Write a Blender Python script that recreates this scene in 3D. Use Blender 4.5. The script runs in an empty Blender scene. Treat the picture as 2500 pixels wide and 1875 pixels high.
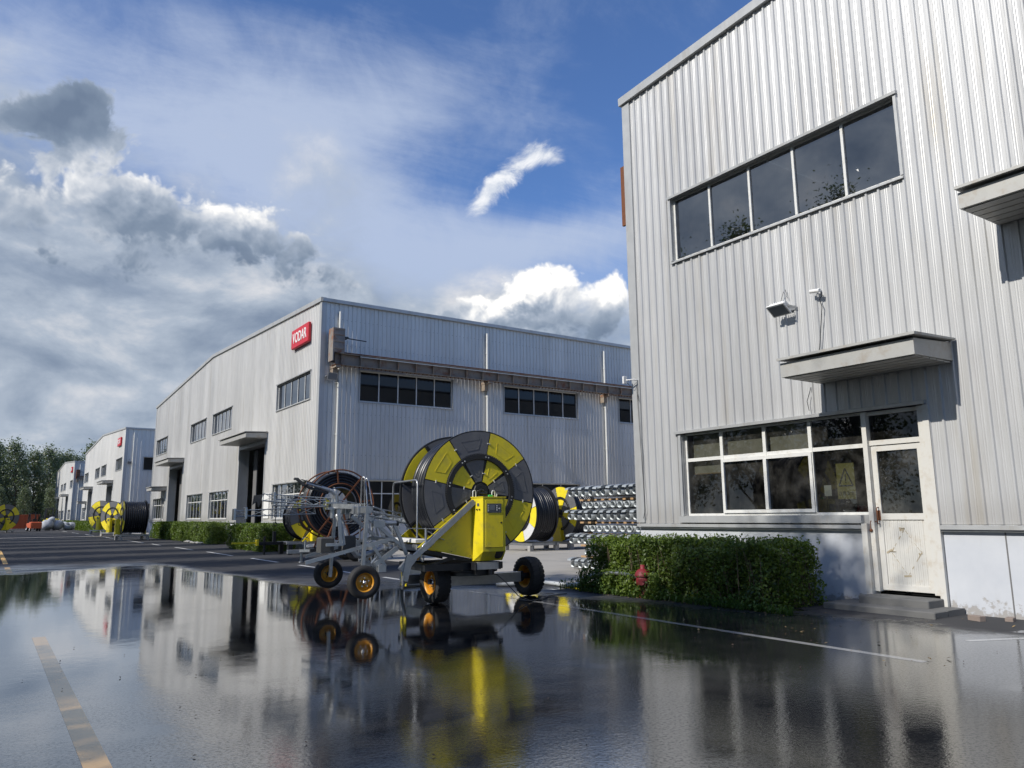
import bpy, math, random
import numpy as np
from mathutils import Vector, Matrix

random.seed(7)
rng = np.random.default_rng(11)
SC = bpy.context.scene
COL = SC.collection
PI = math.pi

# ------------------------------------------------------------------ camera
YAW, PITCH, ROLL = math.radians(34.49648), math.radians(9.83043), math.radians(-0.54694)
CAM_H = 1.5
fwd = Vector((math.sin(YAW) * math.cos(PITCH), math.cos(YAW) * math.cos(PITCH), math.sin(PITCH)))
rgt = Vector((math.cos(YAW), -math.sin(YAW), 0.0))
upv = rgt.cross(fwd)
r2 = rgt * math.cos(ROLL) + upv * math.sin(ROLL)
u2 = -rgt * math.sin(ROLL) + upv * math.cos(ROLL)
cam_d = bpy.data.cameras.new("camera")
cam = bpy.data.objects.new("camera", cam_d)
COL.objects.link(cam)
cam_d.sensor_fit = 'HORIZONTAL'
cam_d.sensor_width = 36.0
cam_d.lens = 36.0 * 1847.1 / 2500.0
cam_d.clip_start = 0.05
cam_d.clip_end = 4000.0
cam.matrix_world = Matrix(((r2.x, u2.x, -fwd.x, 0), (r2.y, u2.y, -fwd.y, 0), (r2.z, u2.z, -fwd.z, CAM_H), (0, 0, 0, 1)))
SC.camera = cam

# ------------------------------------------------------------------ light
SUN_TO = Vector((-1.0, -0.035, 0.77)).normalized()
SUN_EL = math.asin(SUN_TO.z)
SUN_AZ = math.atan2(SUN_TO.x, SUN_TO.y)          # clockwise from +Y
SUN_STRENGTH = 3.4
SKY_STRENGTH = 0.10
CLOUD_STRENGTH = 0.72
EXPOSURE = 0.36
SC.view_settings.view_transform = 'Standard'
SC.view_settings.look = 'None'
SC.view_settings.exposure = EXPOSURE
SC.view_settings.gamma = 1.0
SC.view_settings.use_curve_mapping = False
SC.cycles.use_denoising = True
SC.cycles.max_bounces = 10
SC.cycles.transparent_max_bounces = 16
SC.cycles.caustics_reflective = False
SC.cycles.caustics_refractive = False
SC.cycles.sample_clamp_indirect = 6.0

sun_d = bpy.data.lights.new("sun", 'SUN')
sun_d.energy = SUN_STRENGTH
sun_d.angle = math.radians(0.55)
sun_d.color = (1.0, 0.95, 0.87)
sun = bpy.data.objects.new("sun", sun_d)
COL.objects.link(sun)
sun.rotation_euler = (-SUN_TO).to_track_quat('-Z', 'Y').to_euler()


class NT:
    """small helper to write node trees"""
    def __init__(s, tree):
        s.t = tree
    def n(s, typ, **kw):
        nd = s.t.nodes.new(typ)
        for k, v in kw.items():
            setattr(nd, k, v)
        return nd
    def put(s, sock, v):
        if hasattr(v, 'is_output'):
            s.t.links.new(v, sock)
        else:
            if isinstance(v, (tuple, list)) and len(v) == 3 and sock.type == 'RGBA':
                v = (*v, 1)
            sock.default_value = v
    def m(s, op, a, b=None, c=None, clamp=False):
        nd = s.n('ShaderNodeMath', operation=op)
        nd.use_clamp = clamp
        s.put(nd.inputs[0], a)
        if b is not None: s.put(nd.inputs[1], b)
        if c is not None: s.put(nd.inputs[2], c)
        return nd.outputs[0]
    def v(s, op, a, b=None, scale=None):
        nd = s.n('ShaderNodeVectorMath', operation=op)
        s.put(nd.inputs[0], a)
        if b is not None: s.put(nd.inputs[1], b)
        if scale is not None: s.put(nd.inputs['Scale'], scale)
        return nd.outputs['Value'] if op in ('DOT_PRODUCT', 'LENGTH') else nd.outputs['Vector']
    def noise(s, vec, scale, detail=4, rough=0.5, dist=0.0):
        nd = s.n('ShaderNodeTexNoise')
        s.put(nd.inputs['Vector'], vec)
        nd.inputs['Scale'].default_value = scale
        nd.inputs['Detail'].default_value = detail
        nd.inputs['Roughness'].default_value = rough
        nd.inputs['Distortion'].default_value = dist
        return nd.outputs['Fac']
    def sstep(s, x, a, b, lo=0.0, hi=1.0):
        nd = s.n('ShaderNodeMapRange', interpolation_type='SMOOTHSTEP')
        s.put(nd.inputs['Value'], x)
        nd.inputs['From Min'].default_value = a
        nd.inputs['From Max'].default_value = b
        nd.inputs['To Min'].default_value = lo
        nd.inputs['To Max'].default_value = hi
        return nd.outputs[0]
    def mix(s, f, a, b, blend='MIX'):
        nd = s.n('ShaderNodeMix', data_type='RGBA', blend_type=blend)
        s.put(nd.inputs[0], f)
        s.put(nd.inputs[6], a)
        s.put(nd.inputs[7], b)
        return nd.outputs[2]
    def comb(s, x, y, z):
        nd = s.n('ShaderNodeCombineXYZ')
        for i, q in enumerate((x, y, z)): s.put(nd.inputs[i], q)
        return nd.outputs[0]
    def sep(s, v):
        nd = s.n('ShaderNodeSeparateXYZ')
        s.put(nd.inputs[0], v)
        return nd.outputs
    def ramp(s, f, stops):
        nd = s.n('ShaderNodeValToRGB')
        els = nd.color_ramp.elements
        while len(els) < len(stops): els.new(0.5)
        for e, (p, c) in zip(els, stops):
            e.position = p
            e.color = (*c, 1) if len(c) == 3 else c
        s.put(nd.inputs[0], f)
        return nd.outputs[0]


def build_world():
    w = bpy.data.worlds.new("World")
    SC.world = w
    w.use_nodes = True
    t = w.node_tree
    t.nodes.clear()
    g = NT(t)
    out = g.n('ShaderNodeOutputWorld')
    sky = g.n('ShaderNodeTexSky', sky_type='NISHITA')
    sky.sun_disc = False
    sky.sun_elevation = SUN_EL
    sky.sun_rotation = SUN_AZ
    sky.altitude = 50
    sky.air_density = 1.0
    sky.dust_density = 0.5
    sky.ozone_density = 2.5
    d = g.v('NORMALIZE', g.n('ShaderNodeTexCoord').outputs['Generated'])

    def blob(az, el, sx, sy, rot=0.0):
        a, e, r = math.radians(az), math.radians(el), math.radians(rot)
        R = Vector((math.cos(a), -math.sin(a), 0))
        F = Vector((math.sin(a) * math.cos(e), math.cos(a) * math.cos(e), math.sin(e)))
        U = R.cross(F)
        R2 = (R * math.cos(r) + U * math.sin(r)) / math.radians(sx)
        U2 = (-R * math.sin(r) + U * math.cos(r)) / math.radians(sy)
        x = g.v('DOT_PRODUCT', d, tuple(R2))
        y = g.v('DOT_PRODUCT', d, tuple(U2))
        q = g.m('ADD', g.m('MULTIPLY', x, x), g.m('MULTIPLY', y, y))
        # soft bell 1/(1+q)^2 falls gently, no edge; none on the far side of the sky
        ahead = g.sstep(g.v('DOT_PRODUCT', d, tuple(F)), 0.05, 0.75)
        return g.m('MULTIPLY', ahead, g.m('POWER', g.m('ADD', 1.0, q), -2.0))

    def total(items):
        acc = None
        for wgt, b in items:
            v = g.m('MULTIPLY', b, wgt)
            acc = v if acc is None else g.m('ADD', acc, v)
        return acc

    L = (SUN_TO + Vector((0, 0, 0.9))).normalized()
    # --- high thin veil, stretched on the cloud plane
    dx, dy, dz = g.sep(d)
    inv = g.m('DIVIDE', 1.0, g.m('ADD', g.m('MAXIMUM', dz, 0.0), 0.20))
    px = g.m('MULTIPLY', dx, inv)
    py = g.m('MULTIPLY', dy, inv)
    plane = g.comb(g.m('ADD', g.m('MULTIPLY', px, 0.9), g.m('MULTIPLY', py, 0.5)), g.m('MULTIPLY', py, 1.9), 0.0)
    vn = g.noise(plane, 1.5, 10, 0.66, 0.8)
    vn2 = g.noise(d, 9.0, 8, 0.62, 0.4)
    vreg = total([(0.62, blob(1, 27, 15, 5)), (0.75, blob(20, 23.5, 15, 6, -22)), (0.75, blob(40, 20.8, 16, 2.6, 6)), (0.34, blob(24, 29.5, 16, 4.0, 20)),
                  (-0.22, blob(46, 31, 11, 7)), (-0.22, blob(12, 37, 18, 4.0)), (-0.22, blob(38, 25.5, 6, 3)), (0.60, blob(0, 8, 40, 9)), (0.55, blob(22, 13, 22, 7))])
    low = g.sstep(dz, 0.42, 0.10)
    vmix = g.m('ADD', g.m('MULTIPLY', g.m('SUBTRACT', vn, 0.5), 1.25), g.m('MULTIPLY', g.m('SUBTRACT', vn2, 0.5), 0.9))
    veil = g.sstep(g.m('ADD', g.m('ADD', vmix, vreg), g.m('MULTIPLY', low, 0.25)), -0.12, 0.95)
    # --- broken grey layer low over the halls
    sv = g.comb(dx, dy, g.m('MULTIPLY', dz, 1.7))
    sn = g.noise(sv, 6.2, 10, 0.58, 0.25)
    sn2 = g.noise(g.v('ADD', sv, (-0.025, 0.0, 0.05)), 6.2, 7, 0.56, 0.25)
    sreg = total([(1.0, blob(3, 11.0, 26, 6.5)), (0.75, blob(24, 12.5, 16, 5.0)), (0.4, blob(4, 18, 16, 5)), (0.25, blob(40, 13, 8, 4)), (-0.55, blob(40, 20, 9, 3)), (1.5, blob(304, 24, 45, 16)), (0.6, blob(255, 22, 30, 12))])
    sal = g.sstep(g.m('ADD', g.m('ADD', g.m('MULTIPLY', g.m('SUBTRACT', sn, 0.5), 1.5), sreg), g.sstep(dz, 0.55, 0.15, 0.0, 0.30)), 0.18, 0.78)
    sbr = g.m('ADD', g.m('ADD', g.m('MULTIPLY', g.m('SUBTRACT', sn, sn2), 1.7), g.m('MULTIPLY', g.m('SUBTRACT', sn, 0.5), 0.7)), g.m('SUBTRACT', 0.57, total([(0.20, blob(4, 15.6, 13, 2.6)), (0.04, blob(3, 7.0, 30, 3.0)), (0.12, blob(304, 24, 40, 14)), (-0.12, blob(24, 13, 9, 3)), (-0.14, blob(3, 11.6, 8, 1.2))])), clamp=True)
    scol = g.ramp(sbr, [(0.0, (0.22, 0.285, 0.395)), (0.30, (0.32, 0.39, 0.50)), (0.60, (0.47, 0.54, 0.64)), (1.0, (0.84, 0.84, 0.86))])
    # --- cumulus
    def field(vec, det=10):
        n1 = g.noise(vec, 5.2, det, 0.55, 0.1)
        w3 = g.n('ShaderNodeTexNoise'); g.put(w3.inputs['Vector'], vec); w3.inputs['Scale'].default_value = 17.0; w3.inputs['Detail'].default_value = 4
        wv = g.v('ADD', vec, g.v('SCALE', g.v('SUBTRACT', w3.outputs['Color'], (0.5, 0.5, 0.5)), scale=0.045))
        vo = g.n('ShaderNodeTexVoronoi', feature='SMOOTH_F1')
        g.put(vo.inputs['Vector'], wv)
        vo.inputs['Scale'].default_value = 24.0
        vo.inputs['Smoothness'].default_value = 0.25
        vo.inputs['Detail'].default_value = 3.0
        vo.inputs['Roughness'].default_value = 0.6
        puff = g.m('SUBTRACT', 0.42, vo.outputs['Distance'])
        return g.m('ADD', g.m('MULTIPLY', g.m('SUBTRACT', n1, 0.5), 2.6), g.m('MULTIPLY', puff, 0.75))
    f0 = field(d)
    f1 = field(g.v('ADD', d, tuple(L * 0.012)))
    f2 = g.noise(g.v('ADD', d, tuple(L * 0.06)), 5.2, 4, 0.55)
    f2b = g.noise(d, 5.2, 4, 0.55)
    wv_ = g.v('ADD', d, g.v('SCALE', tuple(L), scale=0.010))
    fw = g.noise(d, 17.0, 11, 0.64, 0.7)
    fw2 = g.noise(wv_, 17.0, 11, 0.64, 0.7)
    # where the bodies of cloud stand
    bodies = [(1.35, blob(-2.5, 19.4, 9, 4.0)), (1.45, blob(7.5, 20.6, 6.5, 3.8, -14)), (1.35, blob(14.8, 19.4, 6, 3.6, -16)), (1.1, blob(22.0, 17.4, 5.5, 3.4, -14)),
              (0.8, blob(4, 16.2, 13, 2.4)),
              (1.75, blob(37.2, 17.0, 3.6, 3.2, 25)), (2.2, blob(31.8, 14.6, 5.4, 3.2, 12)), (1.3, blob(42.6, 16.6, 1.7, 2.2)), (1.0, blob(40.5, 13.6, 6, 3.0)),
              
              (1.45, blob(0.0, 24.9, 6.0, 2.6, 8)), (1.25, blob(3.0, 26.8, 2.8, 2.4, 30)),
              (-0.45, blob(33, 20.6, 6, 1.4)), (-0.5, blob(10.5, 26.4, 3.5, 1.8))]
    reg = total(bodies)
    cov = g.m('ADD', g.m('SUBTRACT', reg, 0.86), f0)
    cov = g.m('ADD', cov, g.m('MULTIPLY', g.m('SUBTRACT', fw, 0.5), g.m('MULTIPLY_ADD', blob(1.5, 25.6, 6, 3.5), 3.4, 0.45)))
    mass = g.sstep(cov, -0.06, 0.36)
    # torn scrap of cloud high on the blue
    wreg = total([(1.40, blob(32.6, 23.9, 3.0, 1.15, 54)), (1.55, blob(35.0, 25.6, 2.8, 1.45, 42)), (1.15, blob(38.2, 26.5, 2.1, 1.0, 0)), (1.0, blob(36.4, 26.9, 1.3, 1.2, 60))])
    wal = g.m('MULTIPLY', g.sstep(g.m('ADD', g.m('MULTIPLY', g.m('SUBTRACT', fw, 0.5), 3.6), g.m('ADD', g.m('SUBTRACT', wreg, 0.80), g.m('MULTIPLY', f0, 0.25))), -0.10, 1.05), 0.88)
    wcol = g.ramp(g.m('ADD', g.m('MULTIPLY', g.m('SUBTRACT', fw, fw2), 2.2), 0.62), [(0.0, (0.50, 0.58, 0.72)), (0.5, (0.80, 0.85, 0.93)), (1.0, (1.15, 1.15, 1.15))])
    dark = total([(0.50, blob(0.5, 24.9, 5.0, 2.0, 10)), (0.40, blob(2.9, 26.9, 2.2, 1.8, 30)), (0.34, blob(5, 15.8, 14, 2.6)), (0.12, blob(12, 18.2, 12, 2.0)), (0.25, blob(24, 15.8, 5, 2.0)), (0.32, blob(41.0, 13.6, 4.5, 2.0)), (0.10, blob(34.5, 13.0, 3, 1.4))])
    brt = total([(0.50, blob(36.5, 17.8, 5, 2.4, 25)), (0.28, blob(33.0, 15.8, 3.5, 2.0)), (0.50, blob(42.4, 17.2, 2.2, 2.0)), (0.27, blob(8.2, 22.6, 4.5, 1.8, -15)), (0.22, blob(15.2, 21.2, 4, 1.6, -12)), (0.24, blob(-0.5, 21.6, 5, 1.4)), (0.40, blob(35.5, 25.2, 6, 2.6, 40)), (0.12, blob(22.5, 18.8, 4, 1.2))])
    lit = g.m('ADD', g.m('MULTIPLY', g.m('MULTIPLY', g.m('SUBTRACT', f0, f1), 0.85), g.m('ADD', 0.25, g.m('MULTIPLY', brt, 1.5))), g.m('MULTIPLY', g.m('SUBTRACT', f2b, f2), 1.5))
    edge = g.sstep(cov, 0.60, 0.0, 0.0, 0.16)      # thin rims pass light
    bright = g.m('ADD', g.m('ADD', g.m('ADD', 0.50, edge), lit), g.m('SUBTRACT', brt, dark), clamp=True)
    ccol = g.ramp(bright, [(0.0, (0.165, 0.225, 0.330)), (0.28, (0.24, 0.31, 0.42)), (0.55, (0.43, 0.50, 0.61)), (0.80, (0.80, 0.83, 0.88)), (1.0, (1.20, 1.18, 1.14))])
    skyc = g.mix(1.0, sky.outputs[0], (0.70, 0.89, 1.20), 'MULTIPLY')
    bg_sky = g.n('ShaderNodeBackground')
    g.put(bg_sky.inputs[0], skyc)
    bg_sky.inputs[1].default_value = SKY_STRENGTH
    vcol = g.mix(g.sstep(dz, 0.05, 0.40), (0.46, 0.54, 0.66), (0.58, 0.67, 0.85))
    bg_v = g.n('ShaderNodeBackground')
    g.put(bg_v.inputs[0], vcol)
    bg_v.inputs[1].default_value = CLOUD_STRENGTH
    bg_c = g.n('ShaderNodeBackground')
    g.put(bg_c.inputs[0], ccol)
    bg_c.inputs[1].default_value = CLOUD_STRENGTH
    m1 = g.n('ShaderNodeMixShader')
    g.put(m1.inputs[0], g.m('MULTIPLY', veil, 0.80))
    t.links.new(bg_sky.outputs[0], m1.inputs[1])
    t.links.new(bg_v.outputs[0], m1.inputs[2])
    m2 = g.n('ShaderNodeMixShader')
    g.put(m2.inputs[0], g.m('MULTIPLY', mass, g.m('SUBTRACT', 0.97, g.m('MULTIPLY', low, 0.0))))
    ms = g.n('ShaderNodeMixShader')
    bg_s = g.n('ShaderNodeBackground')
    g.put(bg_s.inputs[0], scol)
    bg_s.inputs[1].default_value = CLOUD_STRENGTH
    g.put(ms.inputs[0], g.m('MULTIPLY', sal, 0.92))
    t.links.new(m1.outputs[0], ms.inputs[1])
    t.links.new(bg_s.outputs[0], ms.inputs[2])
    t.links.new(ms.outputs[0], m2.inputs[1])
    t.links.new(bg_c.outputs[0], m2.inputs[2])
    m3 = g.n('ShaderNodeMixShader')
    bg_w = g.n('ShaderNodeBackground')
    g.put(bg_w.inputs[0], wcol)
    bg_w.inputs[1].default_value = CLOUD_STRENGTH
    g.put(m3.inputs[0], wal)
    t.links.new(m2.outputs[0], m3.inputs[1])
    t.links.new(bg_w.outputs[0], m3.inputs[2])
    t.links.new(m3.outputs[0], out.inputs[0])
    w.cycles.sampling_method = 'MANUAL'
    w.cycles.sample_map_resolution = 512


build_world()

# ------------------------------------------------------------------ materials
MATS = {}
def new_mat(name):
    m = bpy.data.materials.new(name)
    m.use_nodes = True
    m.node_tree.nodes.clear()
    g = NT(m.node_tree)
    out = g.n('ShaderNodeOutputMaterial')
    MATS[name] = m
    return m, g, out

def pm(name, col, rough=0.5, metal=0.0, var=0.12, scale=6.0, dirt=None, dirt_amt=0.0, dirt_scale=2.0, streak=False,
       bump=0.0, bscale=60.0, objvar=0.0, island=0.0, coat=0.0, spec=None, sub=None):
    """procedural painted / raw surface: colour noise, blotches of dirt, relief"""
    m, g, out = new_mat(name)
    b = g.n('ShaderNodeBsdfPrincipled')
    tc = g.n('ShaderNodeTexCoord').outputs['Object']
    n1 = g.noise(tc, scale, 5, 0.6)
    c = g.mix(n1, tuple(x * (1 - var) for x in col), tuple(min(1, x * (1 + var)) for x in col))
    if objvar:
        r = g.n('ShaderNodeObjectInfo').outputs['Random']
        k = g.m('MULTIPLY_ADD', r, 2 * objvar, 1 - objvar)
        c = g.mix(1.0, c, g.comb(k, k, k), 'MULTIPLY')
    if island:
        r = g.n('ShaderNodeNewGeometry').outputs['Random Per Island']
        k = g.m('MULTIPLY_ADD', r, 2 * island, 1 - island)
        c = g.mix(1.0, c, g.comb(k, k, k), 'MULTIPLY')
    if dirt:
        vec = tc
        if streak:
            mp = g.n('ShaderNodeMapping')
            g.put(mp.inputs[0], tc)
            mp.inputs['Scale'].default_value = (1, 1, 0.12)
            vec = mp.outputs[0]
        n2 = g.noise(vec, dirt_scale, 6, 0.65)
        c = g.mix(g.m('MULTIPLY', g.sstep(n2, 0.48, 0.72), dirt_amt), c, dirt)
    g.put(b.inputs['Base Color'], c)
    rr = g.m('MULTIPLY_ADD', g.m('SUBTRACT', n1, 0.5), 0.25, rough, clamp=True)
    g.put(b.inputs['Roughness'], rr)
    b.inputs['Metallic'].default_value = metal
    if coat:
        b.inputs['Coat Weight'].default_value = coat
        b.inputs['Coat Roughness'].default_value = 0.12
    if spec is not None:
        b.inputs['Specular IOR Level'].default_value = spec
    if bump:
        bp = g.n('ShaderNodeBump')
        bp.inputs['Strength'].default_value = bump
        bp.inputs['Distance'].default_value = 0.01
        g.put(bp.inputs['Height'], g.noise(tc, bscale, 4, 0.6))
        g.put(b.inputs['Normal'], bp.outputs[0])
    m.node_tree.links.new(b.outputs[0], out.inputs[0])
    return m

def leaf_mat(name, dark, light, rough=0.45, trans=0.35):
    m, g, out = new_mat(name)
    r = g.n('ShaderNodeNewGeometry').outputs['Random Per Island']
    n = g.noise(g.n('ShaderNodeTexCoord').outputs['Object'], 1.1, 3)
    f = g.m('MULTIPLY_ADD', r, 0.7, g.m('MULTIPLY_ADD', n, 0.9, -0.32), clamp=True)
    c = g.mix(f, dark, light)
    b = g.n('ShaderNodeBsdfPrincipled')
    g.put(b.inputs['Base Color'], c)
    b.inputs['Roughness'].default_value = rough
    tr = g.n('ShaderNodeBsdfTranslucent')
    g.put(tr.inputs[0], g.mix(1.0, c, (1.2, 1.3, 0.5), 'MULTIPLY'))
    mx = g.n('ShaderNodeMixShader')
    mx.inputs[0].default_value = trans
    m.node_tree.links.new(b.outputs[0], mx.inputs[1])
    m.node_tree.links.new(tr.outputs[0], mx.inputs[2])
    m.node_tree.links.new(mx.outputs[0], out.inputs[0])
    return m

def glass_mat(name, tint=(0.45, 0.5, 0.5), ior=1.6, dirt=0.08, gain=0.015):
    m, g, out = new_mat(name)
    fr = g.n('ShaderNodeFresnel')
    fr.inputs[0].default_value = ior
    gl = g.n('ShaderNodeBsdfGlossy')
    gl.inputs['Roughness'].default_value = 0.015
    gl.inputs['Color'].default_value = (0.95, 0.97, 1.0, 1)
    tr = g.n('ShaderNodeBsdfTransparent')
    tr.inputs[0].default_value = (*tint, 1)
    df = g.n('ShaderNodeBsdfDiffuse')
    df.inputs[0].default_value = (0.32, 0.31, 0.28, 1)
    tc = g.n('ShaderNodeTexCoord').outputs['Object']
    nz = g.sstep(g.noise(tc, 1.4, 6, 0.7), 0.35, 0.85)
    ma = g.n('ShaderNodeMixShader')
    g.put(ma.inputs[0], g.m('MULTIPLY', nz, dirt * 2))
    mb = g.n('ShaderNodeMixShader')
    g.put(mb.inputs[0], g.m('ADD', fr.outputs[0], gain, clamp=True))
    l = m.node_tree.links.new
    l(tr.outputs[0], ma.inputs[1]); l(df.outputs[0], ma.inputs[2])
    l(ma.outputs[0], mb.inputs[1]); l(gl.outputs[0], mb.inputs[2])
    l(mb.outputs[0], out.inputs[0])
    return m

def clad_mat(name, col, metal, rough, warm):
    """ribbed metal cladding: vertical run-off streaks, pan sheen put into the colour, each sheet a touch different"""
    m, g, out = new_mat(name)
    b = g.n('ShaderNodeBsdfPrincipled')
    geo = g.n('ShaderNodeNewGeometry')
    pos = geo.outputs['Position']
    px, py, pz = g.sep(pos)
    rnd = g.n('ShaderNodeObjectInfo').outputs['Random']
    hv = g.comb(px, py, g.m('MULTIPLY', pz, 0.07))
    n1 = g.noise(hv, 3.2, 5, 0.62)
    n2 = g.noise(hv, 16.0, 4, 0.6)
    n3 = g.noise(g.comb(g.m('MULTIPLY', px, 0.5), g.m('MULTIPLY', py, 0.5), g.m('MULTIPLY', pz, 0.14)), 0.8, 4, 0.55)
    k = g.m('ADD', g.m('MULTIPLY_ADD', rnd, 0.12, 0.90), g.m('MULTIPLY_ADD', n3, 0.34, -0.17))
    k = g.m('ADD', k, g.m('MULTIPLY_ADD', n2, 0.34, -0.17))  # fine streaks put the metal's uneven sheen into the colour
    c = g.mix(1.0, col, g.comb(k, k, k), 'MULTIPLY')
    c = g.mix(g.m('MULTIPLY', g.sstep(n1, 0.52, 0.80), 0.55), c, warm)
    # grime just above the lower flashing
    lowg = g.m('MULTIPLY', g.sstep(pz, 1.9, 1.3), g.m('MULTIPLY', n2, 0.5))
    c = g.mix(lowg, c, (0.20, 0.17, 0.13))
    g.put(b.inputs['Base Color'], c)
    b.inputs['Metallic'].default_value = metal
    g.put(b.inputs['Roughness'], g.m('MULTIPLY_ADD', g.m('SUBTRACT', n3, 0.5), 0.35, rough, clamp=True))
    bp = g.n('ShaderNodeBump')
    bp.inputs['Strength'].default_value = 0.20
    bp.inputs['Distance'].default_value = 0.02
    g.put(bp.inputs['Height'], g.m('ADD', g.noise(hv, 5.0, 3, 0.5), g.m('MULTIPLY', g.noise(hv, 20.0, 2, 0.5), 0.35)))
    g.put(b.inputs['Normal'], bp.outputs[0])
    m.node_tree.links.new(b.outputs[0], out.inputs[0])
    return m

def wet_surface(name, paint=None):
    """yard asphalt (or paint on it): dry in the distance, under a film of water in the foreground"""
    m, g, out = new_mat(name)
    pos = g.n('ShaderNodeNewGeometry').outputs['Position']
    px, py, pz = g.sep(pos)
    wob = g.noise(pos, 0.45, 5, 0.6)
    wob2 = g.noise(pos, 1.7, 4, 0.6)
    grit = g.noise(pos, 140.0, 3, 0.7)
    patch = g.noise(pos, 0.22, 5, 0.6)
    if paint is None:
        base = g.mix(grit, (0.022, 0.022, 0.024), (0.080, 0.080, 0.083))
        base = g.mix(g.m('MULTIPLY', g.sstep(patch, 0.42, 0.68), 0.45), base, (0.085, 0.085, 0.088))
    else:
        base = g.mix(g.m('MULTIPLY', g.sstep(g.noise(pos, 9.0, 6, 0.7), 0.56, 0.86), 0.5), paint, (0.09, 0.09, 0.09))
    # wet outline
    w = g.m('MULTIPLY', g.m('SUBTRACT', wob, 0.5), 7.0)
    w = g.m('ADD', w, g.m('ADD', g.m('MULTIPLY', g.m('SUBTRACT', wob2, 0.5), 3.5), g.m('MULTIPLY', g.m('SUBTRACT', g.noise(pos, 0.16, 3, 0.5), 0.5), 9.0)))
    ymax = g.sstep(px, 4.6, 6.4, 27.0, 15.2)
    ymax = g.m('SUBTRACT', ymax, g.sstep(px, 7.6, 10.6, 0.0, 9.0))
    e1 = g.sstep(g.m('SUBTRACT', g.m('ADD', ymax, w), py), -5.5, 2.2)
    e2 = g.sstep(g.m('SUBTRACT', g.m('ADD', g.m('MULTIPLY', w, 0.22), 11.4), g.m('ADD', px, g.m('MULTIPLY', py, 0.12))), -0.3, 0.6)
    pud = g.sstep(g.noise(pos, 0.9, 4, 0.55), 0.56, 0.63)
    near = g.m('MULTIPLY', g.sstep(px, 13.0, 11.6), g.sstep(py, 17.0, 14.0))
    wet = g.m('MAXIMUM', g.m('MULTIPLY', e1, e2), g.m('MULTIPLY', pud, near))
    # deeper water lies flat; a thin film follows the stones
    deep = g.sstep(g.m('ADD', g.m('ADD', g.noise(pos, 0.55, 6, 0.62), g.m('MULTIPLY', pud, 0.12)), g.m('ADD', g.sstep(py, 3.5, 11.0, -0.16, 0.14), g.sstep(px, 3.5, 0.0, 0.0, 0.06))), 0.28, 0.72)
    k = g.m('MULTIPLY_ADD', deep, -0.25, 0.58 if paint is None else 0.75)
    c = g.mix(wet, base, g.mix(1.0, base, g.comb(k, k, k), 'MULTIPLY'))
    def lerp(dry, wetv):
        r = g.n('ShaderNodeMix', data_type='FLOAT')
        g.put(r.inputs[0], wet); g.put(r.inputs[2], dry); g.put(r.inputs[3], wetv)
        return r.outputs[0]
    b = g.n('ShaderNodeBsdfPrincipled')
    g.put(b.inputs['Base Color'], c)
    rough = lerp(0.86, g.m('MULTIPLY_ADD', deep, -0.010, 0.020))
    g.put(b.inputs['Roughness'], rough)
    # stone tips poke through the thin film and break the mirror
    tips = g.sstep(g.noise(pos, 40.0, 5, 0.75), 0.47, 0.60)
    film = g.m('MULTIPLY', wet, g.m('SUBTRACT', 1.0, g.m('MULTIPLY', tips, g.m('MULTIPLY_ADD', deep, -0.78, 0.92))))
    thick = g.sstep(px, 6.0, 2.2, 0.24, 1.0)
    film = g.m('MULTIPLY', film, g.m('MAXIMUM', thick, g.sstep(py, 8.0, 12.0)))
    g.put(b.inputs['IOR'], g.m('MULTIPLY_ADD', film, 1.05 if paint is None else 0.30, 1.30))
    g.put(b.inputs['Coat Weight'], g.m('MULTIPLY', film, 0.85 if paint is None else 0.12))
    b.inputs['Coat IOR'].default_value = 1.55
    g.put(b.inputs['Coat Roughness'], rough)
    bp = g.n('ShaderNodeBump')
    bp.inputs['Distance'].default_value = 0.006
    g.put(bp.inputs['Strength'], lerp(0.55, g.m('MULTIPLY_ADD', deep, -0.115, 0.13)))
    g.put(bp.inputs['Height'], g.m('ADD', g.m('MULTIPLY', g.noise(pos, 26.0, 4, 0.65), 1.3), g.m('MULTIPLY', grit, 0.12)))
    bp2 = g.n('ShaderNodeBump')
    bp2.inputs['Distance'].default_value = 0.05
    bp2.inputs['Strength'].default_value = 0.013
    g.put(bp2.inputs['Height'], g.m('ADD', g.noise(pos, 6.0, 4, 0.6), g.m('MULTIPLY', g.noise(pos, 1.6, 2, 0.5), 1.2)))
    m.node_tree.links.new(bp.outputs[0], bp2.inputs['Normal'])
    g.put(b.inputs['Normal'], bp2.outputs[0])
    g.put(b.inputs['Coat Normal'], bp2.outputs[0])
    m.node_tree.links.new(b.outputs[0], out.inputs[0])
    return m

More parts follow.
